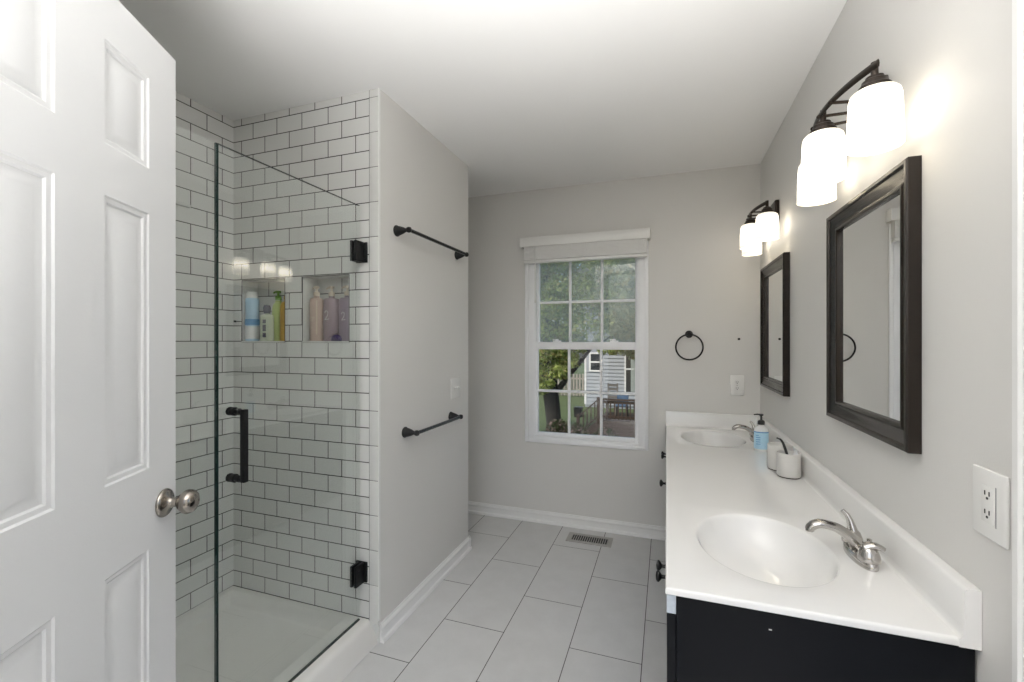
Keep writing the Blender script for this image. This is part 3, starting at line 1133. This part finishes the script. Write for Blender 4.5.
def basin_patch(mb, cx, cy, a, b, x0, x1, y0, y1):
    n = 96
    corner = [math.atan2((y - cy), (x - cx)) for x in (x0, x1) for y in (y0, y1)]
    angs = sorted([-PI + 2 * PI * k / n for k in range(n)])
    for c in corner:
        k = min(range(n), key=lambda i: abs(angs[i] - c))
        angs[k] = c
    angs.sort()
    out = []
    for t in angs:
        dx, dy = math.cos(t), math.sin(t)
        s = 1e9
        if dx > 1e-9: s = min(s, (x1 - cx) / dx)
        if dx < -1e-9: s = min(s, (x0 - cx) / dx)
        if dy > 1e-9: s = min(s, (y1 - cy) / dy)
        if dy < -1e-9: s = min(s, (y0 - cy) / dy)
        out.append((cx + dx * s, cy + dy * s, CT))
    v = list(out)
    rings = [(1.03, 0), (1.015, -.0008), (1.0, -.003), (.985, -.008), (.965, -.018), (.93, -.036), (.87, -.060), (.78, -.083), (.66, -.101), (.50, -.114), (.32, -.121), (.16, -.1245), (.105, -.126)]
    for s, dz in rings:
        for t in angs:
            # ellipse point along the same direction
            dx, dy = math.cos(t), math.sin(t)
            rr = 1 / math.sqrt((dx / a) ** 2 + (dy / b) ** 2)
            off = .035 * (1 - s) if s < 1 else 0
            v.append((cx + off + dx * rr * s, cy + dy * rr * s, CT + dz))
    f = []
    m = len(angs)
    for q in range(len(rings)):
        for k in range(m):
            k2 = (k + 1) % m
            f.append((q * m + k, q * m + k2, (q + 1) * m + k2, (q + 1) * m + k))
    mb.add(v, f)
    o = len(rings) * m
    v2 = [v[o + k] for k in range(m)]
    mb.add(v2, [tuple(range(m))])


ys = [YB0, 1.385 - .26, 1.385 + .26, 2.805 - .26, 2.805 + .26, YB1]
xi0, xi1 = .25 - .20, .25 + .20
for k in (1, 3):
    bcx, bcy, ba, bb = basins[0] if k == 1 else basins[1]
    basin_patch(mb, bcx, bcy, ba, bb, xi0, xi1, ys[k], ys[k + 1])
for a, b, c, d in ((XB0, xi0, YB0, YB1), (xi1, XB1, YB0, YB1), (xi0, xi1, ys[0], ys[1]), (xi0, xi1, ys[2], ys[3]), (xi0, xi1, ys[4], ys[5])):
    mb.add([(a, c, CT), (b, c, CT), (b, d, CT), (a, d, CT)], [(0, 1, 2, 3)])
# rounded outer edge
loops = [(0, 0), (.0025, -.0006), (.0045, -.002), (.0056, -.004), (.006, -.0065), (.006, -.0145), (.0045, -.016), (-.02, -.016)]
v = []
for o, dz in loops:
    v += [(XB0 - o, YB0 - o, CT + dz), (XB1, YB0 - o, CT + dz), (XB1, YB1, CT + dz), (XB0 - o, YB1, CT + dz)]
f = []
for q in range(len(loops) - 1):
    for k in (0, 3):
        k2 = (k + 1) % 4
        f.append((q * 4 + k, q * 4 + k2, q * 4 + 4 + k2, q * 4 + 4 + k))
mb.add(v, f)
mb.build('countertop', M['marble'], ctop, smooth=40)
# basin undersides are inside the cabinet; backsplashes
mb = MB()
SPT = .026
z1 = .8634
prof = [(R - .001, CT - .016), (R - .001, z1), (R - SPT + .006, z1), (R - SPT + .002, z1 - .0018), (R - SPT, z1 - .006), (R - SPT - .0005, CT + .020), (R - SPT - .0015, CT + .006), (R - SPT - .004, CT + .0018), (R - SPT - .008, CT + .0003), (R - SPT - .008, CT - .016)]
mb.prism(prof, 'y', F - .0008, B - .001)
mb.build('side_splash', M['marble'], ctop, smooth=50)
mb = MB()
by = B - .001
prof = [(by, CT + .0002), (by, z1), (by - .018, z1), (by - .022, z1 - .002), (by - .024, z1 - .006), (by - .0245, CT + .02), (by - .027, CT + .008), (by - .033, CT + .002), (by - .042, CT + .0003)]
mb.prism(prof, 'x', C, R - SPT)
mb.build('back_splash', M['marble'], ctop, smooth=50)
for (cx, cy, a, b) in basins:
    MB().lathe([(0, .0005), (.012, .0005), (.014, .003), (.020, .003), (.0215, .0015), (.0215, -.002)], 28, Matrix.Translation((cx + .031, cy, CT - .1255))).build('drain', M['chrome'], ctop)


# ------------------------------------------------------------------ faucets
def make_faucet(loc, label):
    """local: -x toward the basin"""
    t = thing('faucet', loc, label, 'faucet', 'brushed nickel faucets')
    mb = MB()
    mb.lathe([(0, 0), (1.0, 0), (1.0, .010), (.96, .016), (.86, .019), (0, .020)], 40, sx=.028, sy=.080)
    mb.build('base', M['chrome'], t, world=False)
    mb = MB()
    pts = [(.004, 0, .010), (.000, 0, .024), (-.010, 0, .038), (-.028, 0, .054), (-.050, 0, .068), (-.070, 0, .073), (-.088, 0, .075), (-.101, 0, .071), (-.110, 0, .063), (-.113, 0, .056)]
    rad = [(.027, .019), (.023, .017), (.0205, .015), (.018, .013), (.0165, .012), (.0160, .0115), (.0160, .0115), (.0155, .0115), (.0145, .011), (.0135, .0105)]
    # smooth the path
    def cr(a, b, c, d, t):
        return tuple(.5 * (2 * b[i] + (c[i] - a[i]) * t + (2 * a[i] - 5 * b[i] + 4 * c[i] - d[i]) * t * t + (3 * b[i] - a[i] - 3 * c[i] + d[i]) * t ** 3) for i in range(len(a)))
    P_, R_ = [], []
    n = len(pts)
    for i in range(n - 1):
        for s in range(4):
            q = [pts[max(i - 1, 0)], pts[i], pts[i + 1], pts[min(i + 2, n - 1)]]
            w = [rad[max(i - 1, 0)], rad[i], rad[i + 1], rad[min(i + 2, n - 1)]]
            P_.append(cr(*q, s / 4))
            R_.append(cr(*w, s / 4))
    P_.append(pts[-1])
    R_.append(rad[-1])
    mb.tube(P_, R_, 20)
    mb.lathe([(0, 0), (.009, 0), (.009, -.004), (0, -.004)], 18, Matrix.Translation((-.1135, 0, .056)))
    mb.build('spout', M['chrome'], t, world=False)
    for s in (-1, 1):
        mb = MB()
        y = s * .052
        mb.lathe([(0, .016), (.0235, .016), (.0245, .021), (.023, .030), (.0200, .039), (.0175, .046), (.012, .051), (0, .053)], 28, Matrix.Translation((0, y, 0)))
        if s < 0:
            lv = [(-.006, .002, .046), (.004, -.001, .053), (.013, -.005, .055), (.022, -.009, .053), (.029, -.012, .050)]
        else:
            lv = [(.002, 0, .042), (.000, .003, .056), (-.003, .007, .072), (-.009, .012, .086), (-.018, .016, .095)]
        mb.tube([(q[0], y + q[1], q[2]) for q in lv], [(.016, .012), (.0145, .0105), (.0115, .008), (.0095, .0065), (.008, .0055)], 16, up=(0, 0, 1) if s < 0 else (1, 0, 0))
        mb.build('handle', M['chrome'], t, world=False)
    MB().tube([(.020, 0, .018), (.020, 0, .045)], .0028, 10).lathe([(0, 0), (.0055, .001), (.0055, .006), (0, .008)], 14, Matrix.Translation((.020, 0, .043))).build('drain_rod', M['chrome'], t, world=False)
    return t


fa = make_faucet((.476, 1.385, CT + .0002), 'brushed nickel faucet with two levers at the near basin')
fb = copy_tree(fa)
fb.location = (.476, 2.805, CT + .0002)
fb['label'] = 'brushed nickel faucet at the far basin behind the soap bottle'

# ------------------------------------------------------------------ counter items
sp_ = thing('soap_bottle', (.458, 2.555, CT + .0003), 'white hand soap bottle with pale blue label and black pump', 'bottle')
MB().lathe([(0, 0), (.92, 0), (1.0, .006), (1.0, .098), (.97, .108), (.82, .118), (.50, .125), (.36, .128), (.36, .134), (0, .134)], 36, sx=.033, sy=.026).build('body', M['white_plastic'], sp_, world=False)
MB().lathe([(1.0, .012), (1.012, .013), (1.012, .096), (1.0, .097)], 36, sx=.033, sy=.026).build('label', M['blue_label'], sp_, world=False)
mb = MB()
mb.lathe([(1.012, .094), (1.02, .095), (1.02, .0985), (1.012, .0995)], 36, sx=.033, sy=.026)
for k in range(5):
    mb.box(-.028, -.006 + .004 * (k % 2), -.0235 - .002 * (k > 0), -.022, .080 - k * .011, .083 - k * .011)
mb.build('print', M['deep_blue'], sp_, world=False)
mb = MB()
mb.lathe([(0, .134), (.0165, .134), (.0165, .150), (.013, .155), (.006, .158), (.005, .160), (.005, .178), (.010, .179), (.0105, .187), (0, .188)], 22)
mb.tube([(.004, 0, .184), (-.018, 0, .185), (-.034, 0, .182)], [(.009, .004), (.007, .004), (.005, .003)], 10)
mb.build('pump', M['black_plastic'], sp_, world=False)

can = thing('canister', (.470, 2.214, CT + .0003), 'cream ceramic canister standing behind the toothbrush tumbler', 'canister')
MB().lathe([(0, .004), (.046, .004), (.0485, .008), (.0485, .105), (.0475, .108), (.0445, .1085), (.043, .107), (.043, .102), (0, .102)], 40).build('body', M['ceramic'], can, world=False)
MB().lathe([(0, 0), (.046, 0), (.047, .004), (0, .004)], 40).build('base_ring', M['bronze'], can, world=False)
MB().lathe([(0, .1025), (.042, .1025), (.042, .1075), (.039, .110), (.010, .111), (0, .111)], 36).build('lid', M['ceramic'], can, world=False)

tb = thing('toothbrush_tumbler', (.479, 2.108, CT + .0003), 'cream ceramic tumbler holding a black toothbrush', 'tumbler')
MB().lathe([(0, .004), (.041, .004), (.0435, .008), (.0435, .096), (.0425, .099), (.040, .099), (.0390, .096), (.0390, .012), (0, .011)], 40).build('body', M['ceramic'], tb, world=False)
MB().lathe([(0, 0), (.041, 0), (.042, .004), (0, .004)], 40).build('base_ring', M['bronze'], tb, world=False)
th = thing('toothbrush', (.479, 2.108, CT + .013), 'black toothbrush leaning out of the cream tumbler', 'toothbrush')
mb = MB()
mb.tube([(.012, -.012, .001), (.000, .004, .060), (-.010, .018, .100), (-.015, .026, .118), (-.020, .032, .128), (-.025, .037, .133)], [.0045, .005, .0055, .005, .0045, .004], 10)
mb.build('brush_handle', M['black_plastic'], th, world=False)
MB().tube([(-.024, .036, .132), (-.034, .044, .135)], [(.006, .003), (.0055, .003)], 10).build('brush_head', M['black_plastic'], th, world=False)
tt = thing('toothpaste_tube', (.479, 2.108, CT + .013), 'small white tube standing in the cream tumbler', 'tube')
MB().lathe([(0, .0), (.012, .0), (.012, .078), (.009, .086), (.006, .090), (.006, .098), (0, .099)], 18, Matrix.Translation((.024, -.006, 0))).build('body', M['white_plastic'], tt, world=False)


# ------------------------------------------------------------------ mirrors
def make_mirror(loc, label):
    """local: wall plane x=0, frame grows to -x; y width, z height"""
    t = thing('wall_mirror', loc, label, 'mirror', 'dark framed mirrors over the vanity')
    w, h = .547 / 2, .690 / 2
    prof = [(0, -.0005), (0, -.026), (.003, -.030), (.011, -.030), (.014, -.0285), (.016, -.0245), (.020, -.0235), (.034, -.0165), (.044, -.0145), (.048, -.0165),
            (.051, -.0190), (.056, -.0190), (.059, -.0165), (.060, -.0085), (.060, -.0005)]
    mb = MB()
    v = []
    for ins, x in prof:
        v += [(x, -w + ins, -h + ins), (x, w - ins, -h + ins), (x, w - ins, h - ins), (x, -w + ins, h - ins)]
    n = len(prof)
    f = []
    for k in range(n):
        k2 = (k + 1) % n
        for i in range(4):
            i2 = (i + 1) % 4
            f.append((k * 4 + i, k * 4 + i2, k2 * 4 + i2, k2 * 4 + i))
    mb.add(v, f)
    mb.build('frame', M['frame'], t, world=False, smooth=20)
    a = .0595
    mb = MB()
    mb.box(-.0080, -.0040, -w + a, w - a, -h + a, h - a)
    mb.build('mirror_glass', M['mirror'], t, world=False, smooth=0)
    return t


ma = make_mirror((R, 1.5485, 1.4135), 'dark bronze framed mirror above the near basin')
mc = copy_tree(ma)
mc.location = (R, 2.701, 1.408)
mc['label'] = 'dark bronze framed mirror above the far basin'


# ------------------------------------------------------------------ vanity lights
def make_light(loc, label):
    """local: wall plane x=0, -x outward; y along the wall"""
    t = thing('vanity_light', loc, label, 'wall light', 'three-shade vanity lights')
    mb = MB()
    mb.box(-.022, -.0004, -.058, .058, -.058, .058, bev=.006, seg=3)
    mb.build('back_plate', M['bronze'], t, world=False)

    def arc(y):
        return -.093 - .046 * (1 - (y / .225) ** 2)
    mb = MB()
    n = 24
    pts = [(arc(y), y, .000) for y in [-.233 + .466 * k / n for k in range(n + 1)]]
    mb.tube(pts, [(.0035, .010)] * len(pts), 8)
    mb.build('arched_bar', M['bronze'], t, world=False, smooth=60)
    for y in (-.078, 0, .078):
        mb = MB()
        mb.tube([(-.002, y * .6, -.006), (arc(y) - .004, y, -.006)], .0042, 10)
        mb.lathe([(0, 0), (.006, .001), (.006, .005), (.003, .008), (0, .009)], 12, Matrix.Translation((arc(y) - .002, y, -.006)) @ rot_to((-1, 0, 0)))
        mb.build('rod', M['bronze'], t, world=False)
    for y in (-.216, 0, .216):
        x = arc(y) + .006
        mt = Matrix.Translation((x, y, 0))
        mb = MB()
        mb.lathe([(0, .011), (.0075, .011), (.0075, -.020), (.012, -.022), (.018, -.024), (.0195, -.030), (.0255, -.034), (.027, -.042), (.0325, -.047), (.034, -.056), (.034, -.060), (.030, -.062), (0, -.062)], 32, mt)
        h_ = mb.build('holder', M['bronze'], t, world=False)
        mb = MB()
        z0 = -.056
        mb.lathe([(.036, z0), (.043, z0 - .003), (.0485, z0 - .009), (.051, z0 - .020), (.0530, z0 - .080), (.0550, z0 - .130), (.0552, z0 - .134), (.0535, z0 - .1345),
                  (.0515, z0 - .128), (.0495, z0 - .080), (.0475, z0 - .022), (.045, z0 - .012), (.036, z0 - .004)], 40, mt, close=True)
        mb.build('glass_shade', M['shade'], t, world=False)
    return t


la = make_light((R, 1.490, 1.979), 'three-shade bronze wall light above the near mirror')
lb_ = copy_tree(la)
lb_.location = (R, 2.69, 2.012)
lb_.scale = (.95, .95, .95)
lb_['label'] = 'three-shade bronze wall light above the far mirror'

# ------------------------------------------------------------------ outdoors
GZ = -1.75
struct(MB().box(-30, 30, B + .6, 60, GZ - .2, GZ).build('lawn', M['grass'], smooth=0), 'green lawn seen through the window', 'lawn')


def leaves(centers, radii, n, size, mat_, name, parent, flat=.8):
    """n leaf quads in clumps spread over ellipsoid blobs"""
    vs = []
    per = max(1, n // len(centers))
    for (c, r) in zip(centers, radii):
        c = np.array(c)
        r = np.array(r if hasattr(r, '__len__') else (r, r, r * flat))
        d = rng.normal(size=(per, 3))
        d /= np.linalg.norm(d, axis=1)[:, None]
        rad = rng.random(per) ** .45
        p = c + d * rad[:, None] * r
        a = rng.normal(size=(per, 3))
        a /= np.linalg.norm(a, axis=1)[:, None]
        b = np.cross(a, rng.normal(size=(per, 3)))
        b /= np.linalg.norm(b, axis=1)[:, None]
        s = size * (.6 + .8 * rng.random(per))[:, None]
        vs.append(np.stack([p - a * s, p - b * s * .55, p + a * s, p + b * s * .55], 1))
    V = np.concatenate(vs).reshape(-1, 3)
    nl = len(V) // 4
    off = np.array(parent.location) if parent is not None else np.zeros(3)
    V = V - off
    me = bpy.data.meshes.new(name)
    me.vertices.add(len(V))
    me.vertices.foreach_set('co', V.astype(np.float32).ravel())
    me.loops.add(nl * 4)
    me.loops.foreach_set('vertex_index', np.arange(nl * 4, dtype=np.int32))
    me.polygons.add(nl)
    me.polygons.foreach_set('loop_start', np.arange(0, nl * 4, 4, dtype=np.int32))
    me.materials.append(mat_)
    me.update(calc_edges=True)
    o = bpy.data.objects.new(name, me)
    col.objects.link(o)
    o.parent = parent
    return o


def tree(x, y, h, crown_r, mat_, label, nblob=26, n=5200, size=.16, trunk_r=.2, base=1.4, group='trees beyond the lawn'):
    t = thing('tree', (x, y, GZ), label, 'tree', group)
    mb = MB()
    wob = [(x + random.uniform(-.15, .15) * k, y + random.uniform(-.15, .15) * k, GZ + h * .85 * k / 5) for k in range(6)]
    mb.tube(wob, [trunk_r * (1 - .15 * k) for k in range(6)], 10)
    for k in range(7):
        a = random.uniform(0, 2 * PI)
        s = wob[random.choice((2, 3, 4))]
        mb.tube([s, (s[0] + math.cos(a) * crown_r * .4, s[1] + math.sin(a) * crown_r * .4, s[2] + .9), (s[0] + math.cos(a) * crown_r * .75, s[1] + math.sin(a) * crown_r * .75, s[2] + 1.6)], [trunk_r * .35, trunk_r * .25, trunk_r * .08], 6)
    mb.build('trunk', M['bark'], t)
    cs, rs = [], []
    for k in range(nblob):
        fz = base + (h - base) * (k + .5) / nblob
        prof = math.sin(PI * min(1, max(.12, (fz - base) / (h - base) * .85 + .12))) ** .6
        a = k * 2.39996
        rr = crown_r * prof * random.uniform(.45, .85)
        cs.append((x + rr * math.cos(a), y + rr * math.sin(a), GZ + fz))
        rs.append(crown_r * random.uniform(.30, .48))
    leaves(cs, rs, n, size, mat_, 'foliage', t)
    return t


tree(-7.0, 28.5, 11.0, 2.2, M['leaf_b'], 'olive brown tree behind the fence left of the house', n=7000)
tree(-13.5, 30.0, 12.0, 2.6, M['leaf_a'], 'dense dark tree at the far left of the yard')
tree(-.30, 17.4, 9.0, 2.3, M['leaf_c'], 'grey green tree with wide crown standing beside the deck', nblob=40, n=18000, size=.12, base=2.6)
# near tree with forked trunk
nt_tree = thing('tree', (-3.60, 14.0, GZ), 'nearest tree with thick dark trunk and bright leaves', 'tree', 'trees beyond the lawn')
mb = MB()
mb.tube([(-3.42, 14.0, GZ - .05), (-3.44, 14.0, GZ + .4), (-3.50, 14.0, GZ + 1.0), (-3.60, 14.05, GZ + 1.7), (-3.66, 14.1, GZ + 2.6), (-3.75, 14.1, GZ + 5.2)], [.30, .245, .255, .26, .19, .10], 16)
mb.tube([(-3.60, 14.02, GZ + 1.25), (-3.25, 14.0, GZ + 1.55), (-2.95, 13.95, GZ + 1.95), (-2.65, 13.9, GZ + 2.3), (-2.2, 13.8, GZ + 2.85), (-1.6, 13.7, GZ + 3.2)], [.13, .10, .085, .07, .05, .03], 10)
mb.tube([(-3.7, 14.1, GZ + 2.0), (-4.3, 14.0, GZ + 2.8), (-4.9, 13.9, GZ + 3.3)], [.12, .08, .04], 10)
mb.build('trunk', M['bark'], nt_tree)
cs = [(-4.2, 13.9, .95), (-3.7, 13.8, .85), (-3.3, 13.9, 1.0), (-4.4, 14.0, .35), (-3.9, 13.7, .25), (-3.4, 13.9, .35), (-2.95, 14.0, .75), (-3.1, 13.8, .30), (-4.3, 13.9, -.15), (-3.75, 13.6, -.20),
      (-2.5, 13.9, 1.15), (-2.0, 13.8, 1.22), (-1.55, 13.8, 1.02), (-1.85, 13.7, 1.02), (-1.30, 13.8, 1.12), (-2.75, 13.9, .62), (-4.4, 13.9, -.45), (-3.55, 13.7, -.05)]
rs = [.45, .42, .42, .40, .38, .36, .34, .28, .30, .26, .26, .20, .15, .13, .12, .20, .24, .22]
for k in range(44):
    cs.append((random.uniform(-4.9, -1.75), random.uniform(13.4, 14.8), random.uniform(1.55, 4.4)))
    rs.append(random.uniform(.42, .62))
leaves(cs, rs, 26000, .062, M['leaf_near'], 'foliage', nt_tree)

# neighbour's house
hy = 20.5
hx0 = -3.57 * hy / 21 * 1.02
hx0 = -3.56
hs = thing('house', (0, hy, GZ), 'pale grey house with clapboard siding beyond the lawn', 'house')
mb = MB()
HX1 = 6.0
hb = -1.62
ct_ = .165
k = 0
z = hb
while z < 3.9:
    mb.prism([(hy - .035, z), (hy + .02, z), (hy + .02, z + ct_), (hy + .0, z + ct_)], 'x', hx0, HX1)
    z += ct_
mb.box(hx0, HX1, hy + .02, hy + 7, GZ, 3.9)
mb.build('siding', M['siding'], hs, smooth=0)
mb = MB()
mb.box(hx0 - .02, hx0 + .06, hy - .04, hy + .1, hb, 3.9)
mb.build('corner_board', M['white_ext'], hs, smooth=0)
mb = MB()
mb.prism([(hy - .4, 3.85), (hy + 7.4, 3.85), (hy + 3.5, 6.4)], 'x', hx0 - .5, HX1 + .5)
mb.build('roof', M['roof'], hs, smooth=0)


def house_window(x0, x1, z0, z1, curtain=False):
    mb = MB()
    frame_ring(mb, x0, x1, z0, z1, .07, hy - .06, hy + .0, 0)
    zm = (z0 + z1) / 2
    mb.box(x0 + .07, x1 - .07, hy - .06, hy - .01, zm - .035, zm + .035)
    w = mb.build('window', M['white_ext'], hs, smooth=0)
    MB().box(x0 + .05, x1 - .05, hy - .048, hy - .042, z0 + .05, z1 - .05).build('pane', M['dark_pane'], w, smooth=0)
    if curtain:
        m = MB()
        n = 24
        pts = [(x0 + .28 + (x1 - x0 - .5) * k / n, hy - .060 + .004 * math.sin(k * 1.9)) for k in range(n + 1)]
        poly = pts + [(p[0], p[1] + .004) for p in reversed(pts)]
        m.prism(poly, 'z', z0 + .08, z1 - .08)
        m.build('curtain', M['curtain'], w, smooth=60)


house_window(-3.36, -2.80, -.10, .78)
house_window(-1.78, -.86, -1.05, 1.15, curtain=True)

# deck with stairs and railing
dy = 13.6
dz = -1.10         # deck floor
dk = thing('deck', (-.3, dy, GZ), 'red-brown wooden deck with railing and stairs', 'deck')
DXL = -1.95
mb = MB()
for k in range(12):
    mb.box(DXL, 4.5, dy + k * .145, dy + k * .145 + .138, dz - .03, dz)
mb.build('deck_boards', M['deck_wood'], dk, smooth=0)
mb = MB()
for k in range(6):
    mb.box(DXL, 4.5, dy - .03, dy, dz - .03 - .11 * (k + 1), dz - .035 - .11 * k)
mb.build('deck_skirt', M['deck_wood'], dk, smooth=0)
mb = MB()
mb.box(DXL, 4.5, dy - .03, dy + .11, dz + .62, dz + .66)
mb.box(DXL, 4.5, dy + .02, dy + .06, dz + .52, dz + .60)
mb.box(DXL, 4.5, dy + .02, dy + .06, dz + .08, dz + .15)
mb.build('rail', M['deck_wood'], dk, smooth=0)
for px in (DXL, -.2, 1.6):
    MB().box(px - .055, px + .055, dy - .02, dy + .09, GZ, dz + .70, bev=.006).build('post', M['deck_wood'], dk)
x = DXL + .13
while x < 1.5:
    MB().box(x - .018, x + .018, dy - .005, dy + .03, dz + .04, dz + .60).build('baluster', M['deck_wood'], dk, smooth=0)
    x += .115
# stairs going down to the left
mb = MB()
for k in range(4):
    mb.box(DXL - .17 * (k + 1), DXL - .17 * k, dy + .1, dy + 1.1, dz - .155 * (k + 1) - .03, dz - .155 * (k + 1))
mb.prism([(DXL, dz - .30), (DXL, dz), (DXL - .70, GZ + .12), (DXL - .70, GZ), (DXL - .5, GZ)], 'y', dy + .05, dy + .1)
mb.build('stairs', M['deck_wood'], dk, smooth=0)
mb = MB()
for (z0_, w) in ((.62, .05), (.10, .06)):
    mb.prism([(DXL, dz + z0_), (DXL, dz + z0_ + w), (DXL - .62, GZ + .08 + z0_ + w), (DXL - .62, GZ + .08 + z0_)], 'y', dy + .02, dy + .07)
mb.build('stair_rail', M['deck_wood'], dk, smooth=0)
MB().box(DXL - .68, DXL - .59, dy, dy + .09, GZ, GZ + .80).build('post', M['deck_wood'], dk)
for k in range(1, 5):
    xx = DXL - .118 * k
    zb = dz + (GZ + .08 - dz) * (.118 * k / .62)
    MB().box(xx - .018, xx + .018, dy + .03, dy + .06, zb + .12, zb + .62).build('baluster', M['deck_wood'], dk, smooth=0)

# patio chairs on the deck
ch = thing('patio_chair', (-1.22, dy + .75, dz), 'blue fabric patio chair behind the deck railing', 'chair')
MB().box(-1.50, -1.14, dy + .50, dy + .98, dz + .36, dz + .42, bev=.015).build('seat', M['blue_fabric'], ch)
MB().box(-1.50, -1.14, dy + .96, dy + 1.02, dz + .40, dz + .70, bev=.02).build('backrest', M['blue_fabric'], ch)
for sx in (-1.48, -1.16):
    for sy in (dy + .53, dy + .98):
        MB().tube([(sx, sy, dz), (sx, sy, dz + .38)], .018, 8).build('leg', M['black_metal'], ch)
ch = thing('patio_chair', (-1.62, dy + 1.5, dz), 'brown wooden chair back showing above the deck railing', 'chair')
for k in range(4):
    MB().box(-1.86, -1.52, dy + 1.50, dy + 1.53, dz + .50 + k * .13, dz + .58 + k * .13).build('back_slat', M['fence_wood'], ch, smooth=0)
MB().box(-1.86, -1.52, dy + 1.05, dy + 1.5, dz + .40, dz + .44).build('seat', M['fence_wood'], ch)
for sx in (-1.84, -1.54):
    MB().box(sx - .025, sx + .025, dy + 1.49, dy + 1.54, dz, dz + 1.0).build('leg', M['fence_wood'], ch)
    MB().box(sx - .025, sx + .025, dy + 1.06, dy + 1.11, dz, dz + .40).build('leg', M['fence_wood'], ch)

# garden bin, shrubs, fence
bn = thing('garden_bin', (-3.36, 17.8, GZ), 'dark square garden bin on the lawn left of the stairs', 'bin')
MB().prism([(-3.50, GZ), (-3.22, GZ), (-3.20, GZ + .34), (-3.52, GZ + .34)], 'y', 17.65, 17.95).build('body', M['black_plastic'], bn)
MB().box(-3.53, -3.19, 17.63, 17.97, GZ + .34, GZ + .39, bev=.01).build('lid', M['black_plastic'], bn)


def shrub(x, y, r, h, label, n=900):
    t = thing('shrub', (x, y, GZ), label, 'shrub', 'shrubs in front of the deck')
    mb = MB()
    for k in range(7):
        a = 2 * PI * k / 7
        mb.tube([(x, y, GZ), (x + r * .3 * math.cos(a), y + r * .3 * math.sin(a), GZ + h * .5), (x + r * .6 * math.cos(a), y + r * .6 * math.sin(a), GZ + h * .85)], [.02, .014, .006], 6)
    mb.build('stems', M['bark'], t)
    leaves([(x, y, GZ + h * .55)], [(r, r, h * .5)], n, .045, M['leaf_shrub'], 'foliage', t)


shrub(-3.02, 12.75, .36, .74, 'flowering shrub beside the thick tree trunk', 1600)
shrub(-2.36, 12.30, .34, .72, 'leafy shrub below the foot of the stairs', 1500)
shrub(-1.62, 12.60, .34, .60, 'dark shrub in front of the corner post of the deck', 1300)
fn = thing('garden_fence', (-8, 24, GZ), 'weathered picket fence across the end of the lawn', 'fence')
mb = MB()
x = -13.0
while x < -3.7:
    mb.box(x, x + .10, 23.98, 24.0, GZ + .05, GZ + 1.25)
    x += .17
mb.build('pickets', M['fence_wood'], fn, smooth=0)
mb = MB()
mb.box(-13, -3.6, 24.0, 24.05, GZ + .25, GZ + .34)
mb.box(-13, -3.6, 24.0, 24.05, GZ + .95, GZ + 1.04)
mb.build('fence_rail', M['fence_wood'], fn, smooth=0)
